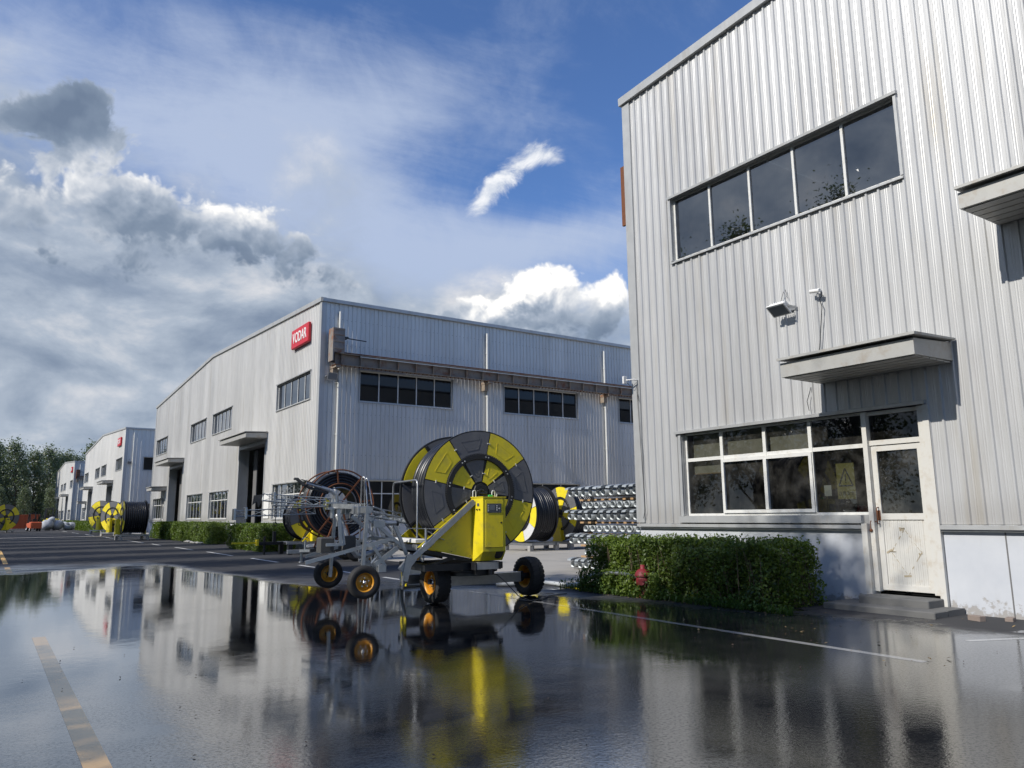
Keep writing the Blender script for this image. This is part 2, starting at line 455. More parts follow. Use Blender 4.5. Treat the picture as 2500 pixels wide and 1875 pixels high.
def plinth_mat(name):
    m, g, out = new_mat(name)
    pos = g.n('ShaderNodeNewGeometry').outputs['Position']
    px, py, pz = g.sep(pos)
    n = g.noise(pos, 2.2, 6, 0.65)
    n2 = g.noise(pos, 7.0, 5, 0.7)
    b = g.n('ShaderNodeBsdfPrincipled')
    c = g.mix(n, (0.47, 0.50, 0.55), (0.62, 0.64, 0.67))
    c = g.mix(g.m('MULTIPLY', g.sstep(g.noise(g.comb(px, py, g.m('MULTIPLY', pz, 0.2)), 4.0, 4), 0.52, 0.75), 0.30), c, (0.42, 0.40, 0.36))
    low = g.m('ADD', n2, g.m('MULTIPLY', g.sstep(pz, 0.42, 0.0), 0.34))
    peel = g.m('MULTIPLY', g.sstep(low, 0.74, 0.86), 0.7)
    c = g.mix(peel, c, g.mix(n2, (0.20, 0.17, 0.14), (0.36, 0.33, 0.29)))
    g.put(b.inputs['Base Color'], c)
    b.inputs['Roughness'].default_value = 0.7
    bp = g.n('ShaderNodeBump')
    bp.inputs['Strength'].default_value = 0.4
    bp.inputs['Distance'].default_value = 0.01
    g.put(bp.inputs['Height'], g.m('SUBTRACT', g.m('MULTIPLY', n2, 0.3), peel))
    g.put(b.inputs['Normal'], bp.outputs[0])
    m.node_tree.links.new(b.outputs[0], out.inputs[0])
    return m

M_CLAD = clad_mat("cladding_metal", (0.68, 0.67, 0.64), 0.25, 0.40, (0.44, 0.40, 0.33))
M_CLAD_N = clad_mat("darker_cladding_metal", (0.555, 0.56, 0.56), 0.25, 0.42, (0.38, 0.34, 0.27))  # darker copy of the cladding, tones down the overbright nearest hall
M_TRIM = pm("trim_metal", (0.48, 0.49, 0.49), 0.45, 0.3, 0.1, 3, (0.30, 0.26, 0.20), 0.35, 3.0, True)
M_CANOPY = pm("canopy_metal", (0.44, 0.44, 0.42), 0.5, 0.2, 0.1, 4, (0.30, 0.22, 0.14), 0.4, 5.0)
M_ROOF = pm("roof_metal", (0.34, 0.37, 0.40), 0.5, 0.3, 0.1, 1)
M_PLINTH = plinth_mat("plinth_paint")
M_FRAME = pm("window_frame_white", (0.72, 0.72, 0.69), 0.35, 0.0, 0.06, 8, (0.45, 0.40, 0.30), 0.35, 9.0)
M_FRAME_D = pm("aluminium_frame", (0.50, 0.50, 0.48), 0.35, 0.4, 0.06, 8)
M_GLASS = glass_mat("window_glass", (0.36, 0.40, 0.40), 1.5, 0.05, 0.20)
M_GLASS_O = glass_mat("office_glass", (0.42, 0.45, 0.44), 1.45, 0.12, 0.02)
M_GLASS_D = glass_mat("dark_glass", (0.20, 0.22, 0.24), 1.36, 0.03)
M_GLASS_DIRTY = glass_mat("dirty_glass", (0.35, 0.36, 0.35), 1.5, 0.16)
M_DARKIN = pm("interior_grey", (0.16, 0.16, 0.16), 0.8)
M_DOORP = pm("door_panel_paint", (0.64, 0.63, 0.59), 0.5, 0.0, 0.08, 5, (0.44, 0.37, 0.27), 0.5, 5.0)
M_BLIND = pm("blind_fabric", (0.50, 0.45, 0.36), 0.9)
M_CONC = pm("concrete", (0.38, 0.37, 0.35), 0.85, 0, 0.15, 3, (0.20, 0.19, 0.17), 0.5, 1.2, False, 0.5, 40)
M_APRON = pm("concrete_apron_surface", (0.40, 0.375, 0.33), 0.85, 0, 0.16, 0.6, (0.20, 0.20, 0.19), 0.55, 0.35, False, 0.3, 60)
M_STEP = pm("step_concrete", (0.15, 0.15, 0.145), 0.8, 0, 0.2, 6, (0.12, 0.12, 0.12), 0.6, 3.0, False, 0.7, 50)
M_BRICK = pm("brick_grey", (0.26, 0.21, 0.18), 0.9, 0, 0.2, 12, bump=0.4)
M_GROUND = wet_surface("wet_asphalt")
M_LINEW = wet_surface("white_line_paint", (0.55, 0.55, 0.53))
M_LINEY = wet_surface("orange_line_paint", (0.80, 0.50, 0.20))
M_GALV = pm("galvanised_steel", (0.40, 0.412, 0.42), 0.38, 0.80, 0.25, 14, (0.25, 0.26, 0.27), 0.5, 6.0)
M_PIPE = pm("galvanised_pipe", (0.42, 0.45, 0.46), 0.45, 0.40, 0.15, 10, (0.34, 0.36, 0.36), 0.5, 5.0, objvar=0.12)
M_YEL = pm("yellow_paint", (0.84, 0.68, 0.02), 0.38, 0.0, 0.06, 3, (0.40, 0.32, 0.08), 0.45, 5.0, coat=0.2)
M_YELP = pm("yellow_plastic_sheet", (0.84, 0.69, 0.03), 0.45, 0.0, 0.06, 3, (0.46, 0.38, 0.10), 0.45, 4.0, bump=0.15, bscale=45)
M_GREY = pm("grey_plastic_sheet", (0.135, 0.138, 0.148), 0.45, 0.0, 0.10, 3, (0.20, 0.195, 0.185), 0.45, 4.5, bump=0.15, bscale=45)
M_WHITEP = pm("white_plastic_sheet", (0.66, 0.66, 0.66), 0.45, 0.0, 0.06, 3)
M_BLACK = pm("black_paint", (0.016, 0.017, 0.019), 0.42, 0.0, 0.2, 6)
M_HOSE = pm("black_hose", (0.014, 0.016, 0.021), 0.34, 0.0, 0.25, 5, (0.07, 0.07, 0.07), 0.3, 4.0)
M_TYRE = pm("tyre_rubber", (0.018, 0.018, 0.019), 0.72, 0.0, 0.25, 14, (0.06, 0.055, 0.05), 0.35, 6.0)
M_RIM = pm("orange_rim", (0.66, 0.30, 0.02), 0.4, 0.0, 0.1, 8, (0.30, 0.14, 0.03), 0.3, 6.0)
M_RIMS = pm("silver_rim", (0.55, 0.57, 0.6), 0.4, 0.4, 0.1, 8)
M_RUST = pm("rusty_steel", (0.17, 0.062, 0.026), 0.8, 0.0, 0.3, 9, (0.10, 0.04, 0.02), 0.6, 5.0)
M_BEAM = pm("weathered_steel_paint", (0.29, 0.24, 0.19), 0.65, 0.0, 0.15, 2.0, (0.22, 0.085, 0.035), 0.95, 2.4)
M_POST = pm("rust_streaked_post", (0.25, 0.23, 0.21), 0.75, 0.0, 0.2, 4.0, (0.24, 0.09, 0.035), 0.95, 2.6)
M_RED = pm("red_sign_paint", (0.56, 0.015, 0.030), 0.35, 0.0, 0.06, 3)
M_HYD = pm("hydrant_red", (0.22, 0.020, 0.026), 0.55, 0.0, 0.15, 10, (0.36, 0.16, 0.15), 0.6, 5.0)
M_ORANGE = pm("orange_paint", (0.50, 0.10, 0.035), 0.45, 0, 0.1, 2)
M_WHITE = pm("white_paint", (0.78, 0.78, 0.76), 0.4, 0, 0.05, 4)
M_PAPER = pm("paper", (0.75, 0.75, 0.72), 0.8, 0, 0.03, 4)
M_SIGNY = pm("warning_yellow", (0.34, 0.30, 0.09), 0.5, 0, 0.05, 4)
M_BLUE = pm("blue_tarp", (0.02, 0.05, 0.42), 0.45, 0, 0.15, 3, bump=0.5, bscale=5)
M_PVC = pm("pvc_pipe", (0.66, 0.67, 0.64), 0.45, 0, 0.06, 3, (0.45, 0.42, 0.36), 0.35, 3.0)
M_LCD = pm("panel_grey", (0.09, 0.10, 0.11), 0.25, 0, 0.05, 3)
M_LCD2 = pm("lcd_screen", (0.15, 0.17, 0.19), 0.12, 0, 0.03, 3)
M_GREEN = pm("green_plastic", (0.05, 0.5, 0.10), 0.4)
M_BAG = pm("bag_fabric", (0.42, 0.44, 0.47), 0.7, 0, 0.2, 2, bump=0.8, bscale=4)
M_WOOD = pm("timber", (0.42, 0.27, 0.14), 0.8, 0, 0.2, 8)
M_BARK = pm("bark", (0.13, 0.10, 0.075), 0.9, 0, 0.3, 8, bump=0.6, bscale=20)
M_TWIG = pm("twig", (0.17, 0.12, 0.085), 0.9, 0, 0.3, 8)
M_HOSEW = pm("flat_hose", (0.46, 0.48, 0.49), 0.5, 0, 0.08, 6, (0.40, 0.40, 0.40), 0.4, 5.0)
M_WEIGHT = pm("dark_grey_weight", (0.075, 0.075, 0.072), 0.7, 0, 0.15, 8)
M_LEAF_H = leaf_mat("hedge_leaf", (0.022, 0.052, 0.008), (0.20, 0.28, 0.040), 0.5)
M_LEAF_T = leaf_mat("poplar_leaf", (0.040, 0.065, 0.030), (0.13, 0.17, 0.085), 0.4, 0.3)
M_LEAF_F = leaf_mat("hazed_far_leaf", (0.085, 0.115, 0.070), (0.22, 0.26, 0.17), 0.45, 0.3)  # paler poplar leaf: haze and pale undersides put into the colour
M_LEAF_G = leaf_mat("weed_leaf", (0.03, 0.07, 0.012), (0.10, 0.18, 0.03))
M_LEAF_D = pm("dead_leaf", (0.20, 0.14, 0.06), 0.8, 0, 0.3, 30, island=0.5)
M_STAIN = pm("tape_stain", (0.42, 0.36, 0.26), 0.8, 0, 0.3, 20)
M_CHROME = pm("chrome", (0.7, 0.72, 0.74), 0.2, 0.9, 0.1, 9)

# ------------------------------------------------------------------ mesh helpers
def link(o, parent=None):
    COL.objects.link(o)
    if parent is not None:
        o.parent = parent
    return o

def tag(o, label=None, cat=None, group=None, kind=None):
    if label: o['label'] = label
    if cat: o['category'] = cat
    if group: o['group'] = group
    if kind: o['kind'] = kind
    return o

def empty(name, loc=(0, 0, 0), rz=0.0):
    o = bpy.data.objects.new(name, None)
    o.location = loc
    o.rotation_euler = (0, 0, rz)
    o.empty_display_size = 0.2
    COL.objects.link(o)
    return o

def copy_tree(o, parent=None):
    c = o.copy()
    COL.objects.link(c)
    if parent is not None:
        c.parent = parent
    for ch in list(o.children):
        copy_tree(ch, c)
    return c

class MB:
    """collects faces and links them as ONE mesh object"""
    def __init__(s, xf=None):
        s.V, s.F, s.S = [], [], []
        s.xf = xf
    def add(s, vs, fs, smooth=False):
        o = len(s.V)
        if s.xf is not None:
            vs = [s.xf @ Vector(v) for v in vs]
        s.V.extend([tuple(v) for v in vs])
        s.F.extend([tuple(i + o for i in f) for f in fs])
        s.S.extend([smooth] * len(fs))
        return s
    def hexa(s, p):   # 8 corners, bottom 4 then top 4
        return s.add(p, [(0, 3, 2, 1), (4, 5, 6, 7), (0, 1, 5, 4), (1, 2, 6, 5), (2, 3, 7, 6), (3, 0, 4, 7)])
    def box(s, x0, x1, y0, y1, z0, z1):
        return s.hexa([(x0, y0, z0), (x1, y0, z0), (x1, y1, z0), (x0, y1, z0), (x0, y0, z1), (x1, y0, z1), (x1, y1, z1), (x0, y1, z1)])
    def bbox(s, x0, x1, y0, y1, z0, z1, c=0.006):
        """box with the upright edges and the top chamfered"""
        ring = lambda d, z: [(x0 + c + d, y0 + d, z), (x1 - c - d, y0 + d, z), (x1 - d, y0 + c + d, z), (x1 - d, y1 - c - d, z),
                             (x1 - c - d, y1 - d, z), (x0 + c + d, y1 - d, z), (x0 + d, y1 - c - d, z), (x0 + d, y0 + c + d, z)]
        vs = ring(0, z0) + ring(0, z1 - c) + ring(c, z1)
        fs = [tuple(range(7, -1, -1)), tuple(range(16, 24))]
        for k in (0, 8):
            fs += [(k + i, k + (i + 1) % 8, k + 8 + (i + 1) % 8, k + 8 + i) for i in range(8)]
        return s.add(vs, fs)
    def beam(s, p, q, w, h, up=(0, 0, 1)):
        p, q = Vector(p), Vector(q)
        d = (q - p).normalized()
        up = Vector(up)
        if abs(d.dot(up)) > 0.98: up = Vector((1, 0, 0))
        a = d.cross(up).normalized() * w / 2
        b = a.cross(d).normalized() * h / 2
        return s.hexa([p - a - b, q - a - b, q + a - b, p + a - b, p - a + b, q - a + b, q + a + b, p + a + b])
    def tube(s, pts, r, seg=8, closed=False, caps=True):
        pts = [Vector(p) for p in pts]
        n = len(pts)
        rs = r if isinstance(r, (list, tuple)) else [r] * n
        vs, fs = [], []
        ref = None
        for i in range(n):
            if closed: t = pts[(i + 1) % n] - pts[i - 1]
            elif i == 0: t = pts[1] - pts[0]
            elif i == n - 1: t = pts[-1] - pts[-2]
            else: t = (pts[i + 1] - pts[i]).normalized() + (pts[i] - pts[i - 1]).normalized()
            t.normalize()
            if ref is None:
                ref = Vector((0, 0, 1)) if abs(t.z) < 0.9 else Vector((1, 0, 0))
            a = t.cross(ref)
            if a.length < 1e-4: a = t.cross(Vector((0.3, 1, 0.2)))
            a.normalize()
            b = a.cross(t).normalized()
            ref = b
            for k in range(seg):
                an = 2 * PI * k / seg
                vs.append(pts[i] + a * math.cos(an) * rs[i] + b * math.sin(an) * rs[i])
        m = n if closed else n - 1
        for i in range(m):
            j = (i + 1) % n
            fs += [(i * seg + k, i * seg + (k + 1) % seg, j * seg + (k + 1) % seg, j * seg + k) for k in range(seg)]
        s.add(vs, fs, True)
        if caps and not closed:
            s.add(vs[:seg], [tuple(range(seg - 1, -1, -1))])
            s.add(vs[-seg:], [tuple(range(seg))])
        return s
    def cyl(s, p, q, r, seg=16, r2=None):
        return s.tube([p, q], [r, r if r2 is None else r2], seg)
    def lathe(s, prof, axis='y', c=(0, 0, 0), seg=32, a0=0.0, a1=2 * PI, smooth=True):
        """prof: list of (radius, along-axis)"""
        full = abs(a1 - a0 - 2 * PI) < 1e-6
        m = seg if full else seg + 1
        vs, fs = [], []
        for r, h in prof:
            for k in range(m):
                a = a0 + (a1 - a0) * k / seg
                x, z = r * math.cos(a), r * math.sin(a)
                if axis == 'y': v = (c[0] + x, c[1] + h, c[2] + z)
                elif axis == 'x': v = (c[0] + h, c[1] + x, c[2] + z)
                else: v = (c[0] + x, c[1] + z, c[2] + h)
                vs.append(v)
        for i in range(len(prof) - 1):
            for k in range(seg):
                k2 = (k + 1) % m
                fs.append((i * m + k, i * m + k2, (i + 1) * m + k2, (i + 1) * m + k))
        return s.add(vs, fs, smooth)
    def prism(s, poly, axis, h0, h1):
        """poly in the two other axes, extruded along axis"""
        def P(a, b, h):
            return {'x': (h, a, b), 'y': (a, h, b), 'z': (a, b, h)}[axis]
        n = len(poly)
        vs = [P(a, b, h0) for a, b in poly] + [P(a, b, h1) for a, b in poly]
        fs = [tuple(range(n - 1, -1, -1)), tuple(range(n, 2 * n))] + [(i, (i + 1) % n, n + (i + 1) % n, n + i) for i in range(n)]
        return s.add(vs, fs)
    def ball(s, c, r, seg=12, sq=(1, 1, 1)):
        prof = []
        vs, fs = [], []
        rows = seg // 2
        for i in range(rows + 1):
            t = PI * i / rows
            for k in range(seg):
                a = 2 * PI * k / seg
                vs.append((c[0] + r * sq[0] * math.sin(t) * math.cos(a), c[1] + r * sq[1] * math.sin(t) * math.sin(a), c[2] + r * sq[2] * math.cos(t)))
        for i in range(rows):
            fs += [(i * seg + k, (i + 1) * seg + k, (i + 1) * seg + (k + 1) % seg, i * seg + (k + 1) % seg) for k in range(seg)]
        return s.add(vs, fs, True)
    def mesh(s, name, mat):
        me = bpy.data.meshes.new(name)
        me.from_pydata(s.V, [], s.F)
        me.polygons.foreach_set('use_smooth', s.S)
        if mat: me.materials.append(mat)
        me.update()
        return me
    def build(s, name, mat, parent=None, loc=None, rz=None, fix=True):
        me = s.mesh(name, mat)
        if fix:
            import bmesh
            bm = bmesh.new(); bm.from_mesh(me)
            bmesh.ops.recalc_face_normals(bm, faces=bm.faces)
            bm.to_mesh(me); bm.free()
        o = bpy.data.objects.new(name, me)
        link(o, parent)
        if loc is not None: o.location = loc
        if rz is not None: o.rotation_euler = (0, 0, rz)
        return o

def quads_mesh(name, Q, mat):
    """Q: (n,4,3) array of quads -> one mesh, quick"""
    n = len(Q)
    me = bpy.data.meshes.new(name)
    me.vertices.add(n * 4)
    me.vertices.foreach_set('co', np.ascontiguousarray(Q, np.float32).reshape(-1))
    me.loops.add(n * 4)
    me.loops.foreach_set('vertex_index', np.arange(n * 4, dtype=np.int32))
    me.polygons.add(n)
    me.polygons.foreach_set('loop_start', np.arange(0, n * 4, 4, dtype=np.int32))
    me.polygons.foreach_set('loop_total', np.full(n, 4, np.int32))
    me.update(calc_edges=True)
    me.materials.append(mat)
    return me

def leaf_quads(P, size, bias=None, bend=0.25, asp=0.55):
    """one bent, pointed leaf per point of P"""
    n = len(P)
    nrm = rng.normal(size=(n, 3))
    if bias is not None: nrm += bias
    nrm /= np.linalg.norm(nrm, axis=1)[:, None]
    t = rng.normal(size=(n, 3))
    t -= (t * nrm).sum(1)[:, None] * nrm
    t /= np.linalg.norm(t, axis=1)[:, None]
    b = np.cross(nrm, t)
    s = (size * rng.uniform(0.55, 1.45, n))[:, None]
    Q = np.empty((n, 4, 3))
    Q[:, 0] = P - t * s * 0.5
    Q[:, 1] = P + b * s * asp * 0.5 + nrm * s * bend * 0.4
    Q[:, 2] = P + t * s * 0.5
    Q[:, 3] = P - b * s * asp * 0.5 + nrm * s * bend * 0.4
    return Q

def sheet(name, pts, z, mat, kind='structure'):
    me = bpy.data.meshes.new(name)
    me.from_pydata([(x, y, z) for x, y in pts], [], [tuple(range(len(pts)))])
    me.materials.append(mat)
    o = link(bpy.data.objects.new(name, me))
    o['kind'] = kind
    return o

# ------------------------------------------------------------------ ground and markings
sheet('ground', [(-900, -300), (1100, -300), (1100, 1500), (-900, 1500)], 0.0, M_GROUND)
sheet('concrete_yard', [(10.55, 13.1), (80, 13.1), (80, 32.5), (11.7, 32.5), (11.9, 29), (11.5, 24), (11.1, 18), (10.9, 15)], 0.004, M_APRON)
sheet('concrete_yard', [(12.3, 74.9), (80, 74.9), (80, 92.6), (12.3, 92.6)], 0.004, M_APRON)

def strip(name, x0, y0, x1, y1, w, mat, z=0.0012):
    d = Vector((x1 - x0, y1 - y0)).normalized()
    a = Vector((-d.y, d.x)) * w / 2
    n = max(1, int(math.hypot(x1 - x0, y1 - y0) / 1.2))
    return sheet(name, [(x0 + a.x, y0 + a.y), (x0 - a.x, y0 - a.y), (x1 - a.x, y1 - a.y), (x1 + a.x, y1 + a.y)], z, mat)

strip('road_marking', 7.95, 4.25, 8.15, 13.5, 0.12, M_LINEW)
for a, b in ((15.2, 17.9), (19.3, 24.2), (26.2, 29.5), (32.0, 36.5), (39.2, 43.6), (47.5, 50.5), (53.0, 62.0), (66.0, 74), (80, 88), (94, 102), (108, 116), (122, 130)):
    strip('road_marking', 8.3, a, 8.35, b, 0.13, M_LINEW)
strip('road_marking', 0.70, 5.0, 0.70, 11.9, 0.15, M_LINEY)
strip('road_marking', 0.70, 26.3, 0.70, 29.6, 0.15, M_LINEY)
strip('road_marking', 0.70, 32.0, 0.70, 46.0, 0.15, M_LINEY)
strip('road_marking', 0.70, 1.0, 0.70, 3.4, 0.15, M_LINEY)
strip('concrete_strip', -20, 76.5, 11.6, 76.5, 1.3, M_APRON, 0.006)
strip('road_marking', 9.6, 4.62, 11.2, 3.9, 0.10, M_LINEW)

# ------------------------------------------------------------------ buildings
class Frame:
    """a wall plane: h along it, z up, o outwards"""
    def __init__(s, org, hdir, odir):
        s.o, s.h, s.n = Vector(org), Vector(hdir), Vector(odir)
    def __call__(s, h, z, o=0.0):
        return s.o + s.h * h + s.n * o + Vector((0, 0, z))

def fbox(mb, fr, h0, h1, z0, z1, o0, o1):
    return mb.hexa([fr(h0, z0, o0), fr(h1, z0, o0), fr(h1, z0, o1), fr(h0, z0, o1), fr(h0, z1, o0), fr(h1, z1, o0), fr(h1, z1, o1), fr(h0, z1, o1)])

RIB = [(0.0, 0.0), (0.012, 0.003), (0.024, 0.0), (0.078, 0.0), (0.092, 0.028), (0.122, 0.028), (0.136, 0.0), (0.186, 0.0), (0.198, 0.003), (0.210, 0.0)]

def cladding(parent, fr, H0, H1, zb, ztop, holes, pitch=0.22, per=4, single=False, ridge=None, mat=None):
    mat = mat or M_CLAD
    """ribbed sheets cut round the openings; ztop(h) gives the upper edge"""
    w = pitch * per
    n = int(math.ceil((H1 - H0) / w - 1e-6))
    mb = MB()
    for i in range(n):
        a, b = H0 + i * w, min(H1, H0 + (i + 1) * w)
        if not single: mb = MB()
        o_off = random.uniform(0, 0.003)
        prof = []
        for k in range(per):
            for x, o in RIB:
                prof.append((a + (k + x / 0.22) * pitch if False else a + k * pitch + x * pitch / 0.22, o))
        prof.append((a + w, 0.0))
        hs = [p[0] for p in prof]; os_ = [p[1] for p in prof]
        cuts = set(h for h in hs if h < b - 1e-5) | {b}
        for (q0, q1, z0, z1) in holes:
            for q in (q0, q1):
                if a < q < b: cuts.add(q)
        if ridge is not None and a < ridge < b: cuts.add(ridge)
        cuts = sorted(cuts)
        for c0, c1 in zip(cuts[:-1], cuts[1:]):
            if c1 - c0 < 1e-5: continue
            mid = (c0 + c1) / 2
            o0 = float(np.interp(c0 + 1e-6, hs, os_)) + o_off
            o1 = float(np.interp(c1 - 1e-6, hs, os_)) + o_off
            zs = [(zb, None)]
            for (q0, q1, z0, z1) in sorted(holes, key=lambda t: t[2]):
                if q0 < mid < q1:
                    last = zs.pop()
                    if z0 > last[0] + 1e-4: zs.append((last[0], z0))
                    zs.append((z1, None))
            for z0, z1 in zs:
                za, zc = (ztop(c0), ztop(c1)) if z1 is None else (z1, z1)
                mb.add([fr(c0, z0, o0), fr(c1, z0, o1), fr(c1, zc, o1), fr(c0, za, o0)], [(0, 1, 2, 3)])
        if not single:
            mb.build('wall_sheet', mat, parent, fix=False)
    if single:
        mb.build('wall_cladding', M_CLAD, parent, fix=False)

def window(parent, fr, h0, h1, z0, z1, cols, rows=None, mat=None, glass=None, depth=0.07, bar=0.05, flash=True, name='window', detail=True):
    """cols: list of h breaks (with ends); rows: list of z breaks. Frame, mullions, panes, head and sill flashings"""
    mat = mat or M_FRAME
    glass = glass or M_GLASS
    rows = rows or [z0, z1]
    f = MB()
    e = 0.045
    oa, ob = -depth - 0.05, -depth
    fbox(f, fr, h0, h1, z0, z0 + e, oa, ob); fbox(f, fr, h0, h1, z1 - e, z1, oa, ob)
    fbox(f, fr, h0, h0 + e, z0 + e, z1 - e, oa, ob); fbox(f, fr, h1 - e, h1, z0 + e, z1 - e, oa, ob)
    w = f.build(name, mat, parent)
    for r in rows[1:-1]:
        mb = MB(); fbox(mb, fr, h0 + e, h1 - e, r - bar / 2, r + bar / 2, oa + 0.004, ob - 0.004); mb.build('transom', mat, w)
    for c in cols[1:-1]:
        mb = MB(); fbox(mb, fr, c - bar / 2, c + bar / 2, z0 + e, z1 - e, oa + 0.002, ob + 0.006); mb.build('mullion', mat, w)
    for i in range(len(cols) - 1):
        for j in range(len(rows) - 1):
            a = cols[i] + (e if i == 0 else bar / 2); b = cols[i + 1] - (e if i == len(cols) - 2 else bar / 2)
            c = rows[j] + (e if j == 0 else bar / 2); d = rows[j + 1] - (e if j == len(rows) - 2 else bar / 2)
            om = (oa + ob) / 2 + random.uniform(-0.004, 0.004)
            tl = random.uniform(-0.002, 0.002)
            mb = MB(); mb.add([fr(a, c, om), fr(b, c, om + tl), fr(b, d, om + tl), fr(a, d, om)], [(0, 1, 2, 3) if fr.h.cross(Vector((0, 0, 1))).dot(fr.n) > 0 else (0, 3, 2, 1)])
            mb.build('pane', glass, w, fix=False)
    if flash:
        mb = MB()
        mb.hexa([fr(h0 - 0.07, z1, -depth), fr(h1 + 0.07, z1, -depth), fr(h1 + 0.07, z1 - 0.015, 0.075), fr(h0 - 0.07, z1 - 0.015, 0.075),
                 fr(h0 - 0.07, z1 + 0.07, -depth), fr(h1 + 0.07, z1 + 0.07, -depth), fr(h1 + 0.07, z1 + 0.035, 0.08), fr(h0 - 0.07, z1 + 0.035, 0.08)])
        mb.build('head_flashing', M_TRIM, w)
        mb = MB()
        mb.hexa([fr(h0 - 0.05, z0 - 0.05, -depth), fr(h1 + 0.05, z0 - 0.05, -depth), fr(h1 + 0.05, z0 - 0.065, 0.065), fr(h0 - 0.05, z0 - 0.065, 0.065),
                 fr(h0 - 0.05, z0, -depth), fr(h1 + 0.05, z0, -depth), fr(h1 + 0.05, z0 - 0.03, 0.065), fr(h0 - 0.05, z0 - 0.03, 0.065)])
        mb.build('sill', M_TRIM, w)
        for q in (h0 - 0.05, h1):
            mb = MB(); fbox(mb, fr, q, q + 0.05, z0, z1, -depth - 0.05, 0.045); mb.build('side_flashing', M_TRIM, w)
    return w

def canopy(parent, fr, h0, h1, z0, z1, over):
    mb = MB()
    mb.hexa([fr(h0, z0 + 0.02, 0.04), fr(h1, z0 + 0.02, 0.04), fr(h1, z0, over), fr(h0, z0, over), fr(h0, z1 - 0.03, 0.04), fr(h1, z1 - 0.03, 0.04), fr(h1, z1 - 0.09, over), fr(h0, z1 - 0.09, over)])
    c = mb.build('canopy', M_CANOPY, parent)
    mb = MB()
    mb.hexa([fr(h0 - 0.07, z1 + 0.0, 0.035), fr(h1 + 0.005, z1 + 0.0, 0.035), fr(h1 + 0.005, z1 - 0.055, over + 0.09), fr(h0 - 0.07, z1 - 0.055, over + 0.09),
             fr(h0 - 0.07, z1 + 0.03, 0.035), fr(h1 + 0.005, z1 + 0.03, 0.035), fr(h1 + 0.005, z1 - 0.015, over + 0.09), fr(h0 - 0.07, z1 - 0.015, over + 0.09)])
    mb.build('canopy_roof', M_CANOPY, c)
    n = max(3, int((over) / 0.2))
    for k in range(n):
        o0 = 0.06 + (over - 0.1) * k / n
        o1 = 0.06 + (over - 0.1) * (k + 1) / n - 0.02
        mb = MB()
        mb.hexa([fr(h0 + 0.03, z0 - 0.012, o0), fr(h1 - 0.03, z0 - 0.012, o0), fr(h1 - 0.03, z0 - 0.014, o1), fr(h0 + 0.03, z0 - 0.014, o1),
                 fr(h0 + 0.03, z0 + 0.012, o0), fr(h1 - 0.03, z0 + 0.012, o0), fr(h1 - 0.03, z0 + 0.005, o1), fr(h0 + 0.03, z0 + 0.005, o1)])
        mb.build('soffit_panel', M_CANOPY, c)
    return c

WX, GW, EAVE, RIDGE = 12.0, 41.6, 11.45, 12.5
def lin(a, b, n): return [a + (b - a) * i / n for i in range(n + 1)]

